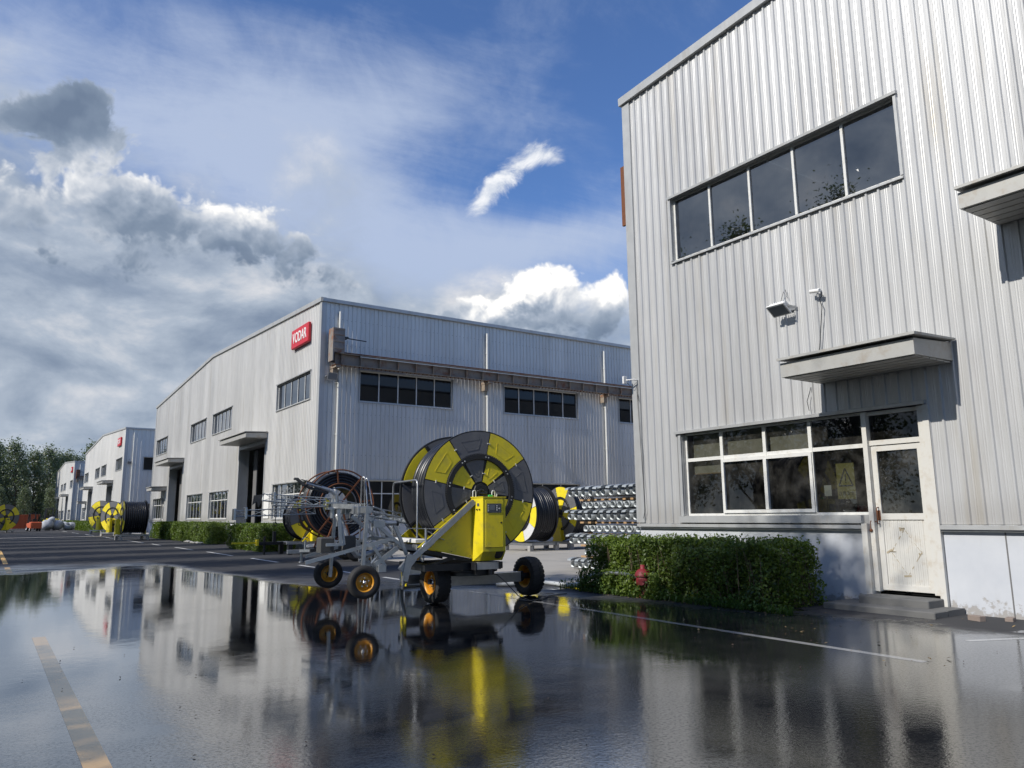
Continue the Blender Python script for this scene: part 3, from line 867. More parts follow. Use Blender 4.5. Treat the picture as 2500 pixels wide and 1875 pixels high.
def building(y0, label, detail, depth=62.0, near=False):
    B = empty('factory_hall', (0, 0, 0))
    tag(B, label, 'building', 'ribbed metal factory halls along the road')
    fr = Frame((WX, y0, 0), (0, 1, 0), (-1, 0, 0))
    ztop = lambda s: EAVE + (RIDGE - EAVE) * (1 - abs(s - GW / 2) / (GW / 2))
    ZB = 1.30
    UP = [(1.2, 6.2), (15.1, 19.9), (21.8, 26.6), (35.12, 40.22) if near else (35.4, 40.4)]
    UZ = 8.42 if near else 8.30
    LOW = [(1.2, 6.2), (15.1, 19.7), (21.8, 26.5)]
    DO = [(7.8, 13.0), (28.0, 33.1) if near else (28.6, 33.8)]
    holes = [(a, b, 6.97, UZ) for a, b in UP] + [(a, b, 1.45, 3.14) for a, b in LOW] + [(a, b, 0.0, 5.55) for a, b in DO]
    holes += [(36.18, 40.23, 1.45, 3.16), (35.17, 36.18, 0.0, 3.16)]
    if detail == 2:
        cladding(B, fr, 0, GW, ZB, ztop, holes, ridge=GW / 2, mat=M_CLAD_N if near else M_CLAD)
    else:
        cladding(B, fr, 0, GW, ZB, ztop, holes, pitch=0.44, per=4, single=True, ridge=GW / 2)
    for (a, b) in UP:
        window(B, fr, a, b, 6.97, UZ, lin(a, b, 5))
    for (a, b) in LOW:
        window(B, fr, a, b, 1.45, 3.14, lin(a, b, 5), [1.45, 2.60, 3.14])
    # office window and small door
    if near:
        w = window(B, fr, 36.18, 40.23, 1.45, 3.16, [36.18, 37.26, 38.24, 39.27, 40.23], [1.45, 2.60, 3.16], bar=0.07, depth=0.09, glass=M_GLASS_O, flash=False)
        mb = MB(); fbox(mb, fr, 37.24, 39.28, 1.5, 1.56, -0.09, -0.055); fbox(mb, fr, 37.24, 39.28, 2.50, 2.56, -0.09, -0.055)
        fbox(mb, fr, 37.24, 37.30, 1.56, 2.50, -0.09, -0.055); fbox(mb, fr, 39.22, 39.28, 1.56, 2.50, -0.09, -0.055)
        fbox(mb, fr, 38.2, 38.27, 1.56, 2.50, -0.088, -0.05)
        mb.build('sliding_sash', M_FRAME, w)
        mb = MB(); mb.hexa([fr(35.1, 3.17, -0.09), fr(40.38, 3.17, -0.09), fr(40.38, 3.155, 0.09), fr(35.1, 3.155, 0.09), fr(35.1, 3.25, -0.09), fr(40.38, 3.25, -0.09), fr(40.38, 3.21, 0.095), fr(35.1, 3.21, 0.095)])
        mb.build('head_flashing', M_TRIM, w)
        mb = MB(); fbox(mb, fr, 36.30, 40.33, 1.315, 1.445, -0.09, 0.10); mb.build('sill', M_TRIM, w)
        mb = MB(); fbox(mb, fr, 40.235, 40.31, 1.45, 3.15, -0.14, 0.05); mb.build('side_flashing', M_TRIM, w)
    else:
        window(B, fr, 36.18, 40.23, 1.45, 3.16, [36.18, 37.26, 38.24, 39.27, 40.23], [1.45, 2.60, 3.16])
    # small door
    dz = 0.24
    f = MB()
    fbox(f, fr, 35.17, 35.25, dz, 3.14, -0.12, 0.035); fbox(f, fr, 36.11, 36.19, dz, 3.14, -0.12, 0.045)
    fbox(f, fr, 35.25, 36.11, 2.58, 2.66, -0.12, -0.02); fbox(f, fr, 35.25, 36.11, 3.08, 3.14, -0.12, -0.02)
    fbox(f, fr, 35.07, 35.165, 0.05, 3.14, -0.12, 0.05); fbox(f, fr, 36.195, 36.29, 0.05, 1.31, -0.12, 0.13)
    door = f.build('door', M_DOORP if near else M_TRIM, B)
    lf = MB()
    fbox(lf, fr, 35.255, 35.345, dz + 0.02, 2.57, -0.10, -0.04); fbox(lf, fr, 36.015, 36.105, dz + 0.02, 2.57, -0.10, -0.04)
    for z0, z1 in ((dz + 0.02, 0.35), (1.37, 1.47), (2.48, 2.57)): fbox(lf, fr, 35.345, 36.015, z0, z1, -0.10, -0.042)
    lf.build('door_leaf', M_DOORP, door)
    mb = MB()
    x = 35.345
    k = 0
    while x < 36.01:     # narrow reeded boards of the lower panel
        fbox(mb, fr, x + 0.002, min(x + 0.0328, 36.014), 0.35, 1.37, -0.085, -0.062 + (0.0022 if k % 2 else 0)); x += 0.0335; k += 1
    fbox(mb, fr, 35.346, 36.014, 0.351, 1.369, -0.084, -0.0655)
    mb.build('door_panel', M_DOORP, door)
    mb = MB(); mb.add([fr(35.345, 1.47, -0.07), fr(36.015, 1.47, -0.07), fr(36.015, 2.48, -0.07), fr(35.345, 2.48, -0.07)], [(0, 3, 2, 1)]); mb.build('pane', M_GLASS_DIRTY, door, fix=False)
    mb = MB(); mb.add([fr(35.25, 2.66, -0.07), fr(36.11, 2.66, -0.07), fr(36.11, 3.08, -0.07), fr(35.25, 3.08, -0.07)], [(0, 3, 2, 1)]); mb.build('pane', M_GLASS_D, door, fix=False)
    if near:
        mb = MB()
        D = [(35.68, 1.22), (35.92, 0.86), (35.68, 0.50), (35.44, 0.86)]
        for (a, b), (c, d_) in zip(D, D[1:] + D[:1]):
            for t in (0.05, 0.30, 0.62, 0.80):
                l = random.uniform(0.08, 0.20)
                p, q = fr(a + (c - a) * t, b + (d_ - b) * t, -0.0585), fr(a + (c - a) * min(1, t + l), b + (d_ - b) * min(1, t + l), -0.0585)
                mb.beam(p, q, 0.003, random.uniform(0.006, 0.016), (0, 1, 1))
        for k in range(9):
            a, b = random.choice(D); mb.beam(fr(a + random.uniform(-.08, .08), b + random.uniform(-.05, .05), -0.0585), fr(a + random.uniform(-.02, .1), b + random.uniform(-.03, .03), -0.0585), 0.003, 0.03, (0, 1, 1))
        mb.build('tape_residue', M_STAIN, door)['kind'] = 'stuff'
        mb = MB()
        fbox(mb, fr, 36.035, 36.085, 1.36, 1.52, -0.04, -0.028)
        mb.tube([fr(36.06, 1.30, -0.03), fr(36.06, 1.31, 0.03), fr(36.06, 1.56, 0.03), fr(36.06, 1.57, -0.03)], 0.009, 8)
        mb.tube([fr(36.09, 1.34, 0.0), fr(36.17, 1.35, 0.05), fr(36.17, 1.22, 0.06)], 0.008, 6)
        mb.ball(fr(36.165, 1.20, 0.055), 0.028, 8)
        mb.build('handle', M_RUST, door)
        for hz in (0.55, 1.2, 2.3):
            mb = MB(); mb.cyl(fr(35.25, hz - 0.05, -0.03), fr(35.25, hz + 0.05, -0.03), 0.012, 8); mb.build('hinge', M_TRIM, door)
    # big doors: jambs, lintel, half-open sliding leaf inside
    for (a, b) in DO:
        mb = MB()
        fbox(mb, fr, a - 0.02, a + 0.10, 0.0, 5.55, -0.55, 0.036); fbox(mb, fr, b - 0.10, b + 0.02, 0.0, 5.55, -0.55, 0.036); fbox(mb, fr, a + 0.10, b - 0.10, 5.40, 5.57, -0.55, 0.036)
        dr = mb.build('loading_door', M_TRIM, B)
        n = 6
        for k in range(n):
            p0 = a + 0.6 + k * (b - a - 1.0) / n
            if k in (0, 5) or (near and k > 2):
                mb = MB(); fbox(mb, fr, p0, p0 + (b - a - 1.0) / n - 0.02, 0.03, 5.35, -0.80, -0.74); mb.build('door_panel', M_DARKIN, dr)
        canopy(B, fr, a - 0.25, (33.80 if near and a > 20 else b + 0.05), 5.66, 5.98, 1.15)
    canopy(B, fr, 34.62, 36.88, 3.74, 4.07, 1.15)
    # plinth pieces with flashing
    segs = [(-0.0, 7.77), (13.03, DO[1][0] - 0.03), (DO[1][1] + 0.03, 35.06), (36.30, GW)]
    for a, b in segs:
        mb = MB(); fbox(mb, fr, a, b, -0.05, 1.235, -0.22, -0.02); mb.build('plinth', M_PLINTH, B)
        mb = MB()
        mb.hexa([fr(a - 0.0, 1.24, -0.1), fr(b, 1.24, -0.1), fr(b, 1.225, 0.085), fr(a, 1.225, 0.085), fr(a, 1.31, -0.1), fr(b, 1.31, -0.1), fr(b, 1.285, 0.085), fr(a, 1.285, 0.085)])
        fbox(mb, fr, a, b, 1.195, 1.213, -0.015, 0.05)
        mb.build('plinth_flashing', M_TRIM, B)
    if near:
        mb = MB(); fbox(mb, fr, 34.19, 34.21, 0, 1.19, -0.03, -0.016); mb.build('expansion_joint', M_DARKIN, B)
    # rake flashings, eave, roof, corners
    mb = MB()
    for s0, s1 in ((-0.10, GW / 2), (GW / 2, GW + 0.10)):
        mb.hexa([fr(s0, ztop(s0) - 0.10, -0.15), fr(s1, ztop(s1) - 0.10, -0.15), fr(s1, ztop(s1) - 0.10, 0.10), fr(s0, ztop(s0) - 0.10, 0.10),
                 fr(s0, ztop(s0) + 0.09, -0.15), fr(s1, ztop(s1) + 0.09, -0.15), fr(s1, ztop(s1) + 0.09, 0.11), fr(s0, ztop(s0) + 0.09, 0.11)])
    mb.build('rake_flashing', M_TRIM, B)
    mb = MB()
    for s0, s1 in ((-0.08, GW / 2), (GW / 2, GW + 0.08)):
        p = [fr(s0, ztop(s0) - 0.06, -0.16), fr(s1, ztop(s1) - 0.06, -0.16)]
        q = [v + Vector((depth, 0, 0)) for v in p]
        up = Vector((0, 0, 0.10))
        mb.hexa([p[0], p[1], q[1], q[0], p[0] + up, p[1] + up, q[1] + up, q[0] + up])
    mb.build('roof', M_ROOF, B)
    for s, sg in ((0.0, -1), (GW, 1)):
        mb = MB()
        fbox(mb, fr, min(s - 0.045 * (sg < 0) - 0.0, s - 0.20 * (sg > 0)) , max(s + 0.045 * (sg > 0), s + 0.20 * (sg < 0)), ZB + 0.012, EAVE - 0.08, -0.20, 0.044)
        mb.build('corner_flashing', M_TRIM, B)
    # side walls
    sd = Frame((WX + 0.06, y0 - 0.0, 0), (1, 0, 0), (0, -1, 0))
    wins = [(1.88 + 8.15 * k, 6.88 + 8.15 * k) for k in range(5)]
    low_s = [(1.88 + 8.15 * k, 6.88 + 8.15 * k) for k in range(3)]
    if not near:
        hs = [(a, b, 6.82, 8.28) for a, b in wins] + [(a, b, 1.40, 3.16) for a, b in low_s]
        if detail == 2: cladding(B, sd, 0.02, depth - 0.02, ZB, lambda h: EAVE - 0.05, hs)
        else: cladding(B, sd, 0.02, depth - 0.02, ZB, lambda h: EAVE - 0.05, hs, pitch=0.44, single=True)
        for a, b in wins[:5 if detail == 2 else 2]:
            window(B, sd, a, b, 6.82, 8.28, lin(a, b, 5), glass=M_GLASS_D, mat=M_FRAME)
        for a, b in low_s:
            window(B, sd, a, b, 1.40, 3.16, lin(a, b, 4), [1.40, 2.55, 3.16], glass=M_GLASS_D)
        mb = MB(); fbox(mb, sd, -0.02, depth, -0.05, 1.235, -0.22, -0.02); mb.build('plinth', M_PLINTH, B)
        mb = MB(); fbox(mb, sd, -0.02, depth, 1.24, 1.305, -0.1, 0.085); mb.build('plinth_flashing', M_TRIM, B)
        mb = MB(); fbox(mb, sd, -0.10, depth, EAVE - 0.10, EAVE + 0.06, -0.1, 0.14); mb.build('eave_flashing', M_TRIM, B)
        for k in range(4 if detail == 2 else 2):
            h = 0.78 + 8.13 * k
            mb = MB(); mb.tube([sd(h, 0.1, 0.12), sd(h, 10.95, 0.12)], 0.062, 12)
            dp = mb.build('downpipe', M_PVC, B)
            for z in (2.6, 5.2, 7.6, 9.9):
                mb = MB(); mb.cyl(sd(h, z - 0.05, 0.12), sd(h, z + 0.05, 0.12), 0.073, 12); fbox(mb, sd, h - 0.09, h + 0.09, z - 0.012, z + 0.012, 0.0, 0.06); mb.build('pipe_clip', M_PVC, dp)
    # plain far walls close the hall
    mb = MB(); 
    if near:
        mb.box(WX + 0.1, WX + depth, y0 - 0.1, y0, 0, EAVE - 0.1)
    mb.box(WX + 0.1, WX + depth, y0 + GW - 0.06, y0 + GW + 0.02, 0, EAVE - 0.12)
    mb.box(WX + depth - 0.1, WX + depth, y0 + 0.1, y0 + GW - 0.1, 0, EAVE)
    mb.build('rear_wall', M_CLAD, B)
    return B

def screw_rows(B, fr, H0, H1, zs, holes):
    """dark screw heads in lines across the sheets"""
    m = MB()
    h = H0 + 0.055
    k = 0
    while h < H1:
        for z in zs:
            zz = z + random.uniform(-0.02, 0.02)
            if not any(a - 0.1 < h < b + 0.1 and c - 0.1 < zz < d + 0.1 for a, b, c, d in holes):
                m.hexa([fr(h - 0.011, zz - 0.011, 0.0), fr(h + 0.011, zz - 0.011, 0.0), fr(h + 0.011, zz - 0.011, 0.012), fr(h - 0.011, zz - 0.011, 0.012), fr(h - 0.011, zz + 0.011, 0.0), fr(h + 0.011, zz + 0.011, 0.0), fr(h + 0.011, zz + 0.011, 0.012), fr(h - 0.011, zz + 0.011, 0.012)])
        h += 0.22
    m.build('screw_heads', M_DARKIN, B, fix=False)['kind'] = 'stuff'

b_near = building(-29.1, 'silver grey ribbed metal hall at right with small white door and office window', 2, near=True)
b_mid = building(32.9, 'large ribbed metal hall with red sign behind the big yellow hose reel', 2)
b_third = building(93.0, 'more distant metal hall with blue shaded side beyond the reels on the road', 1)
b_fourth = building(152.0, 'farthest metal hall in front of the trees at the end of the road', 1)

screw_rows(b_near, Frame((WX, -29.1, 0), (0, 1, 0), (-1, 0, 0)), 28.0, 41.4, (1.62, 3.75, 4.85, 6.2, 7.6, 9.0, 10.3), [(35.1, 40.3, 6.9, 8.5), (35.0, 40.4, 1.3, 3.3), (27.9, 33.2, 0, 5.6), (34.5, 36.9, 3.6, 4.2)])
screw_rows(b_mid, Frame((WX + 0.06, 32.9, 0), (1, 0, 0), (0, -1, 0)), 0.0, 26.0, (4.3, 6.2, 9.4, 10.6), [])

# ------------------------------------------------------------------ crane beams, signs, lamps on the walls
def crane_runway(yw, sgn, label, detail=2, length=46.0):
    """weathered crane rail beam on brackets along a hall's side wall; sgn -1: wall faces -Y"""
    R = empty('crane_beam', (WX, yw, 0))
    tag(R, label, 'crane beam', 'crane beams on the hall side walls')
    Y = lambda o: sgn * o
    def B(mb, x0, x1, o0, o1, z0, z1): return mb.box(x0, x1, min(Y(o0), Y(o1)), max(Y(o0), Y(o1)), z0, z1)
    mb = MB()
    B(mb, 0.45, length, 0.40, 0.75, 8.30, 8.33); B(mb, 0.45, length, 0.40, 0.75, 8.82, 8.85); B(mb, 0.45, length, 0.56, 0.585, 8.33, 8.82)
    mb.build('girder', M_BEAM, R)
    mb = MB(); B(mb, 0.9, length, 0.55, 0.61, 8.85, 8.93); mb.build('rail', M_RUST, R)
    mb = MB(); B(mb, 1.6, length, 0.755, 0.785, 8.74, 8.775); mb.build('conductor_strip', M_PVC, R)
    if detail == 2:
        x = 0.7
        while x < 30:
            mb = MB(); B(mb, x, x + 0.015, 0.585, 0.745, 8.33, 8.82); mb.build('stiffener', M_BEAM, R); x += 0.95
        mb = MB()
        x = 0.5
        while x < length * 0.6:
            B(mb, x, x + 0.02, 0.62, 0.70, 8.24, 8.30); x += 0.22
        mb.build('clip_row', M_RUST, R)
    mb = MB()
    B(mb, 0.24, 0.30, 0.30, 0.85, 8.45, 9.98); B(mb, 0.30, 0.80, 0.30, 0.36, 8.45, 9.98); B(mb, 0.30, 0.80, 0.79, 0.85, 8.86, 9.98)
    p = mb.build('end_post', M_POST if detail == 2 else M_RUST, R)
    for z in (9.0, 9.32, 9.64, 9.9):
        mb = MB(); B(mb, 0.30, 0.80, 0.85, 0.875, z, z + 0.03); mb.build('batten', M_BEAM, p)
    mb = MB(); B(mb, 0.80, 1.0, 0.4, 0.8, 9.55, 9.62); mb.cyl((0.8, Y(0.6), 9.60), (1.95, Y(0.6), 9.56), 0.025, 8); mb.build('stop_bar', M_BLACK, R)
    for k in range(5):
        x = 0.62 + 8.13 * k if k else 0.55
        mb = MB(); B(mb, x - 0.12, x + 0.12, 0.05, 0.80, 8.18, 8.30); B(mb, x - 0.10, x + 0.10, 0.05, 0.38, 7.85, 8.18)
        br = mb.build('bracket', M_BEAM, R)
        mb = MB(); B(mb, x - 0.16, x + 0.16, 0.30, 0.84, 8.302 - 0.02, 8.298); mb.build('bearing_plate', M_RUST, br)
    return R

crane_runway(32.9, -1, 'rusty crane beam along the shaded wall of the red sign hall')
crane_runway(12.12, 1, 'rust brown crane beam end peeping past the corner of the nearest hall', 1, 20)
crane_runway(152.0, -1, 'small dark crane beam on the farthest hall', 1, 30)

def floodlight(loc, rz, label, s=1.0, tilt=0.5):
    F = empty('floodlight', loc, rz)     # local y points away from the wall
    tag(F, label, 'floodlight', 'floodlights on the hall walls')
    c, sn = math.cos(tilt), math.sin(tilt)
    T = Matrix.Translation((0, 0.24 * s, 0)) @ Matrix.Rotation(-tilt, 4, 'X') @ Matrix.Scale(s, 4)
    mb = MB(T); mb.bbox(-0.17, 0.17, -0.06, 0.02, -0.12, 0.12, 0.02); mb.box(-0.19, 0.19, 0.02, 0.045, -0.14, 0.14)
    for k in range(7): mb.box(-0.15 + k * 0.047, -0.14 + k * 0.047, -0.10, -0.06, -0.10, 0.10)
    mb.build('lamp_body', M_WHITE if s < 1.1 else M_GALV, F)
    mb = MB(T); mb.box(-0.165, 0.165, 0.047, 0.052, -0.115, 0.115); mb.build('lamp_glass', M_LCD2, F)
    mb = MB(); mb.beam((-0.19 * s, 0.0, 0.02), (-0.19 * s, 0.26 * s, 0.02), 0.012, 0.04); mb.beam((0.19 * s, 0.0, 0.02), (0.19 * s, 0.26 * s, 0.02), 0.012, 0.04)
    mb.box(-0.2 * s, 0.2 * s, 0.0, 0.015, -0.02, 0.06); mb.build('bracket', M_GALV, F)
    mb = MB(); mb.tube([(0.05, 0.03, 0.0), (0.09, 0.06, 0.18 * s), (0.02, 0.05, 0.36 * s), (-0.05, 0.03, 0.22 * s), (0.0, 0.02, 0.40 * s)], 0.007, 6); mb.build('cable', M_BLACK, F)
    return F
# wall facing -X: local +y -> -X is rz = 90 deg
floodlight((11.965, 8.34, 5.2), PI / 2, 'flat white floodlight on the nearest hall above its office window', 1.0, 0.95)
floodlight((12.42, 32.78, 7.80), PI, 'grey floodlight under the rusty beam at the corner of the red sign hall', 1.25, 0.35)
floodlight((12.5, 92.9, 7.6), PI, 'small floodlight at the corner of the more distant hall', 1.1, 0.35)

def camera_box():
    c = empty('security_camera', (11.965, 7.66, 5.40), PI / 2)
    tag(c, 'small white security camera with cable on the nearest hall, right of the floodlight', 'camera')
    mb = MB(); mb.bbox(-0.04, 0.04, 0.0, 0.04, -0.05, 0.05, 0.01); mb.cyl((0, 0.03, 0), (0, 0.12, 0.0), 0.014, 8); mb.build('mount', M_WHITE, c)
    mb = MB(); mb.cyl((0.10, 0.12, 0.0), (-0.10, 0.14, -0.03), 0.035, 12); mb.build('housing', M_WHITE, c)
    mb = MB(); mb.tube([(-0.05, 0.05, -0.02), (-0.09, 0.06, -0.10), (-0.02, 0.045, -0.16), (-0.06, 0.045, -0.3), (0.05, 0.04, -1.0), (0.16, 0.04, -1.5)], 0.008, 6)
    mb.tube([(0.30, 0.02, -1.70), (0.38, 0.05, -1.95), (0.36, 0.04, -2.12)], 0.006, 6); mb.build('cable', M_BLACK, c)
camera_box()
def antenna():
    c = empty('wireless_antenna', (11.965, 12.40, 4.5), PI / 2)
    tag(c, 'little white antenna bracket on the left edge of the nearest hall', 'antenna')
    mb = MB(); mb.tube([(-0.05, 0.0, 0), (-0.05, 0.14, 0), (0.12, 0.22, 0.0)], 0.016, 8); mb.build('bracket', M_WHITE, c)
    mb = MB(); mb.bbox(0.10, 0.15, 0.19, 0.30, -0.08, 0.09, 0.008); mb.build('antenna_box', M_WHITE, c)
    mb = MB(); mb.tube([(0.11, 0.2, -0.05), (0.05, 0.1, -0.16), (-0.06, 0.05, -0.05), (-0.05, 0.04, -0.3), (-0.10, 0.05, -0.5)], 0.007, 6)
    mb.tube([(-0.04, 0.035, -0.1), (-0.10, 0.04, -1.5), (-0.16, 0.035, -2.9), (-0.10, 0.04, -3.1)], 0.006, 6); mb.build('cable', M_BLACK, c)
antenna()

def as_mesh(o):
    COL.objects.link(o)
    bpy.context.view_layer.update()
    me = bpy.data.meshes.new_from_object(o.evaluated_get(bpy.context.evaluated_depsgraph_get()))
    n = bpy.data.objects.new('lettering', me)
    bpy.data.objects.remove(o)
    n.name = 'lettering'
    return n

def wall_sign(y, label):
    S = empty('wall_sign', (11.93, y, 10.17), -PI / 2)   # local x runs to -Y (left to right as read), y = -X outwards? see below
    tag(S, label, 'sign', 'red signs on the halls')
    S.rotation_euler = (PI / 2, 0, -PI / 2)              # text plane: x -> -Y, y -> Z, z -> -X
    mb = MB(); mb.bbox(-1.2, 1.2, -0.48, 0.48, 0.0, 0.14, 0.03); mb.build('sign_box', M_RED, S)
    cu = bpy.data.curves.new('lettering', 'FONT')
    cu.body = 'VODAR'
    cu.size = 0.66
    cu.align_x = 'CENTER'; cu.align_y = 'CENTER'
    cu.extrude = 0.008; cu.offset = 0.012
    o = bpy.data.objects.new('lettering', cu)
    cu.materials.append(M_WHITE)
    o = as_mesh(o)
    link(o, S)
    o.location = (0, -0.01, 0.148); o.scale = (0.86, 1.08, 1)
wall_sign(35.35, 'red sign with white capital letters on the large hall behind the yellow reel')
wall_sign(96.6, 'red sign on the more distant hall with the blue side')
wall_sign(155.6, 'tiny red sign on the farthest hall')

# ------------------------------------------------------------------ office corner of the nearest hall
def inside():
    o = MB(); o.box(15.2, 15.26, -1.0, 12.3, 0, 3.6); o.build('partition_wall', M_DARKIN, b_near)
    o = MB(); o.box(12.3, 15.2, -1.0, 12.3, 3.3, 3.36); o.build('office_ceiling', M_DARKIN, b_near)
    for y0, y1, z in ((10.25, 11.02, 2.30), (9.18, 10.12, 2.62), (8.20, 9.10, 2.62)):
        bl = empty('window_blind', (12.22, (y0 + y1) / 2, z))
        tag(bl, {10.25: 'beige roller blind pulled lowest, in the leftmost office pane', 9.18: 'beige roller blind in the second office pane from the left', 8.2: 'beige roller blind in the third office pane from the left'}[y0], 'blind', 'roller blinds behind the office window')
        h = (y1 - y0) / 2
        m = MB(); m.box(0, 0.006, -h, h, 0.02, 3.12 - z); m.build('fabric', M_BLIND, bl)
        m = MB(); m.box(-0.006, 0.012, -h, h, 0.0, 0.02); m.build('bottom_bar', M_WOOD, bl)
    d = empty('desk', (12.75, 8.6, 0)); tag(d, 'blue topped desk just inside the office window', 'desk')
    m = MB(); m.bbox(-0.35, 0.45, -1.45, 2.0, 1.40, 1.45, 0.01); m.build('desktop', M_BLUE, d)
    for sx, sy in ((-0.3, -1.4), (0.4, -1.4), (-0.3, 1.95), (0.4, 1.95)):
        m = MB(); m.box(sx - 0.03, sx + 0.03, sy - 0.03, sy + 0.03, 0, 1.40); m.build('leg', M_GALV, d)
    for (y, lab) in ((7.30, 'red safety helmet on the desk, nearest the white door'), (7.62, 'red safety helmet on the desk, the smaller looking one left of the other')):
        h = empty('safety_helmet', (12.55 if y < 7.5 else 12.7, y, 1.45)); tag(h, lab, 'helmet', 'red helmets on the office desk')
        m = MB(); m.lathe([(0.155, 0.0), (0.15, 0.02), (0.12, 0.03), (0.118, 0.07), (0.10, 0.12), (0.06, 0.155), (0.0, 0.165)], 'z', seg=16); m.build('shell', M_RED, h)
        m = MB(); m.box(-0.02, 0.02, -0.10, 0.10, 0.11, 0.16); m.build('ridge', M_RED, h)
    # warning poster and paper notice hang behind the fourth pane
    W = empty('warning_poster', (12.30, 7.66, 2.03)); W.rotation_euler = (PI / 2, 0, -PI / 2)
    tag(W, 'yellow warning poster with black triangle behind the office glass', 'poster')
    m = MB(); m.box(-0.17, 0.17, -0.31, 0.31, 0, 0.006); m.build('board', M_SIGNY, W)
    m = MB()
    for a, b in (((-0.13, -0.08), (0.13, -0.08)), ((0.13, -0.08), (0.0, 0.22)), ((0.0, 0.22), (-0.13, -0.08))):
        m.beam((a[0], a[1], 0.009), (b[0], b[1], 0.009), 0.022, 0.004)
    m.prism([(-0.012, 0.12), (0.012, 0.12), (0.007, 0.0), (-0.007, 0.0)], 'z', 0.007, 0.011); m.box(-0.010, 0.010, -0.035, -0.015, 0.007, 0.011)
    m.build('triangle_mark', M_BLACK, W)
    cu = bpy.data.curves.new('lettering', 'FONT'); cu.body = '\u6ce8\u610f\u5b89\u5168'; cu.size = 0.078; cu.align_x = 'CENTER'; cu.extrude = 0.001
    cu.materials.append(M_BLACK)
    t = as_mesh(bpy.data.objects.new('lettering', cu)); link(t, W); t.location = (0, -0.24, 0.008)
    n = MB(); n.box(12.30, 12.304, 7.95, 8.09, 1.78, 1.97)
    tag(n.build('paper_notice', M_PAPER), 'white paper notice beside the yellow warning poster', 'notice')
inside()

def steps():
    m = MB(); m.bbox(11.50, 12.0, 6.02, 7.12, 0, 0.20, 0.012); tag(m.build('upper_step', M_STEP), 'upper concrete doorstep under the white door', 'step', 'concrete doorsteps')
    m = MB(); m.bbox(11.12, 11.50, 5.75, 7.50, 0, 0.09, 0.012); m.box(11.50, 11.99, 7.123, 7.50, 0, 0.088); m.box(11.50, 11.99, 5.75, 6.017, 0, 0.088)
    tag(m.build('lower_step', M_STEP), 'lower wider concrete doorstep before the white door', 'step', 'concrete doorsteps')
    b = MB(); b.bbox(-0.10, 0.10, -0.055, 0.055, 0, 0.07, 0.006); o = b.build('brick', M_BRICK, None, (11.45, 5.35, 0.0), 1.25); tag(o, 'loose brick lying right of the doorsteps', 'brick')
    b = MB(); b.bbox(-0.09, 0.09, -0.05, 0.05, 0, 0.05, 0.006); o = b.build('brick', M_BRICK, None, (11.75, 5.05, 0.0), 0.2); tag(o, 'broken brick piece against the plinth right of the door', 'brick')
steps()

# ------------------------------------------------------------------ wheels
def wheel(parent, c, R, w, out, mat, lugs=True, axis='x', hub_dark=False):
    """tyre (> rim, hub) as a part; out = +1/-1 is the side of the dished face along the axis"""
    def L(mb, prof, seg=36): return mb.lathe(prof, axis, (0, 0, 0), seg)
    h = w / 2
    rr = R * 0.56
    mb = MB(Matrix.Translation(c))
    L(mb, [(rr, -h * 0.80), (R * 0.74, -h * 0.98), (R * 0.90, -h * 0.95), (R * 0.97, -h * 0.72), (R * 0.985, 0), (R * 0.97, h * 0.72), (R * 0.90, h * 0.95), (R * 0.74, h * 0.98), (rr, h * 0.80)])
    if lugs:
        n = 26
        for k in range(n):
            for sd in (-1, 1):
                a = 2 * PI * (k + (0.5 if sd > 0 else 0)) / n
                da = 0.42 * 2 * PI / n
                pts = []
                for rad in (R * 0.955, R * 1.0):
                    for (t, q) in ((0.12, -0.8), (0.12, 0.8), (0.93, 1.5), (0.93, -0.1)):
                        an = a + q * da
                        hx = sd * h * t
                        rd = rad - (R * 0.035 if t > 0.5 else 0)
                        x, z = rd * math.cos(an), rd * math.sin(an)
                        pts.append((hx, x, z) if axis == 'x' else (x, hx, z))
                mb.hexa(pts)
    else:
        for t in (-0.5, -0.17, 0.17, 0.5):
            L(mb, [(R * 0.975, h * t - 0.012), (R * 1.0, h * t - 0.006), (R * 1.0, h * t + 0.006), (R * 0.975, h * t + 0.012)], 30)
    ty = mb.build('wheel', M_TYRE, parent)
    o = out
    mb = MB(Matrix.Translation(c))
    L(mb, [(rr * 1.02, -h * 0.84), (rr * 0.94, -h * 0.78), (rr * 0.88, -h * 0.5), (rr * 0.86, h * 0.5), (rr * 0.94, h * 0.78), (rr * 1.02, h * 0.84)], 32)
    L(mb, [(rr * 0.87, o * h * 0.30), (rr * 0.72, o * h * 0.36), (rr * 0.60, o * h * 0.46), (rr * 0.42, o * h * 0.50), (rr * 0.24, o * h * 0.40), (0.0, o * h * 0.40)], 32)
    ri = mb.build('rim', mat, ty)
    mb = MB(Matrix.Translation(c))
    L(mb, [(rr * 0.30, o * h * 0.45), (rr * 0.30, o * h * 0.60), (rr * 0.20, o * h * 0.66), (rr * 0.20, o * h * 0.86), (0, o * h * 0.90)], 18)
    for k in range(5):
        a = 2 * PI * k / 5 + 0.3
        x, z = rr * 0.48 * math.cos(a), rr * 0.48 * math.sin(a)
        p, q = o * h * 0.46, o * h * 0.58
        mb.cyl((p, x, z) if axis == 'x' else (x, p, z), (q, x, z) if axis == 'x' else (x, q, z), 0.011, 6)
    mb.build('hub', M_BLACK if hub_dark else M_CHROME, ty)
    return ty

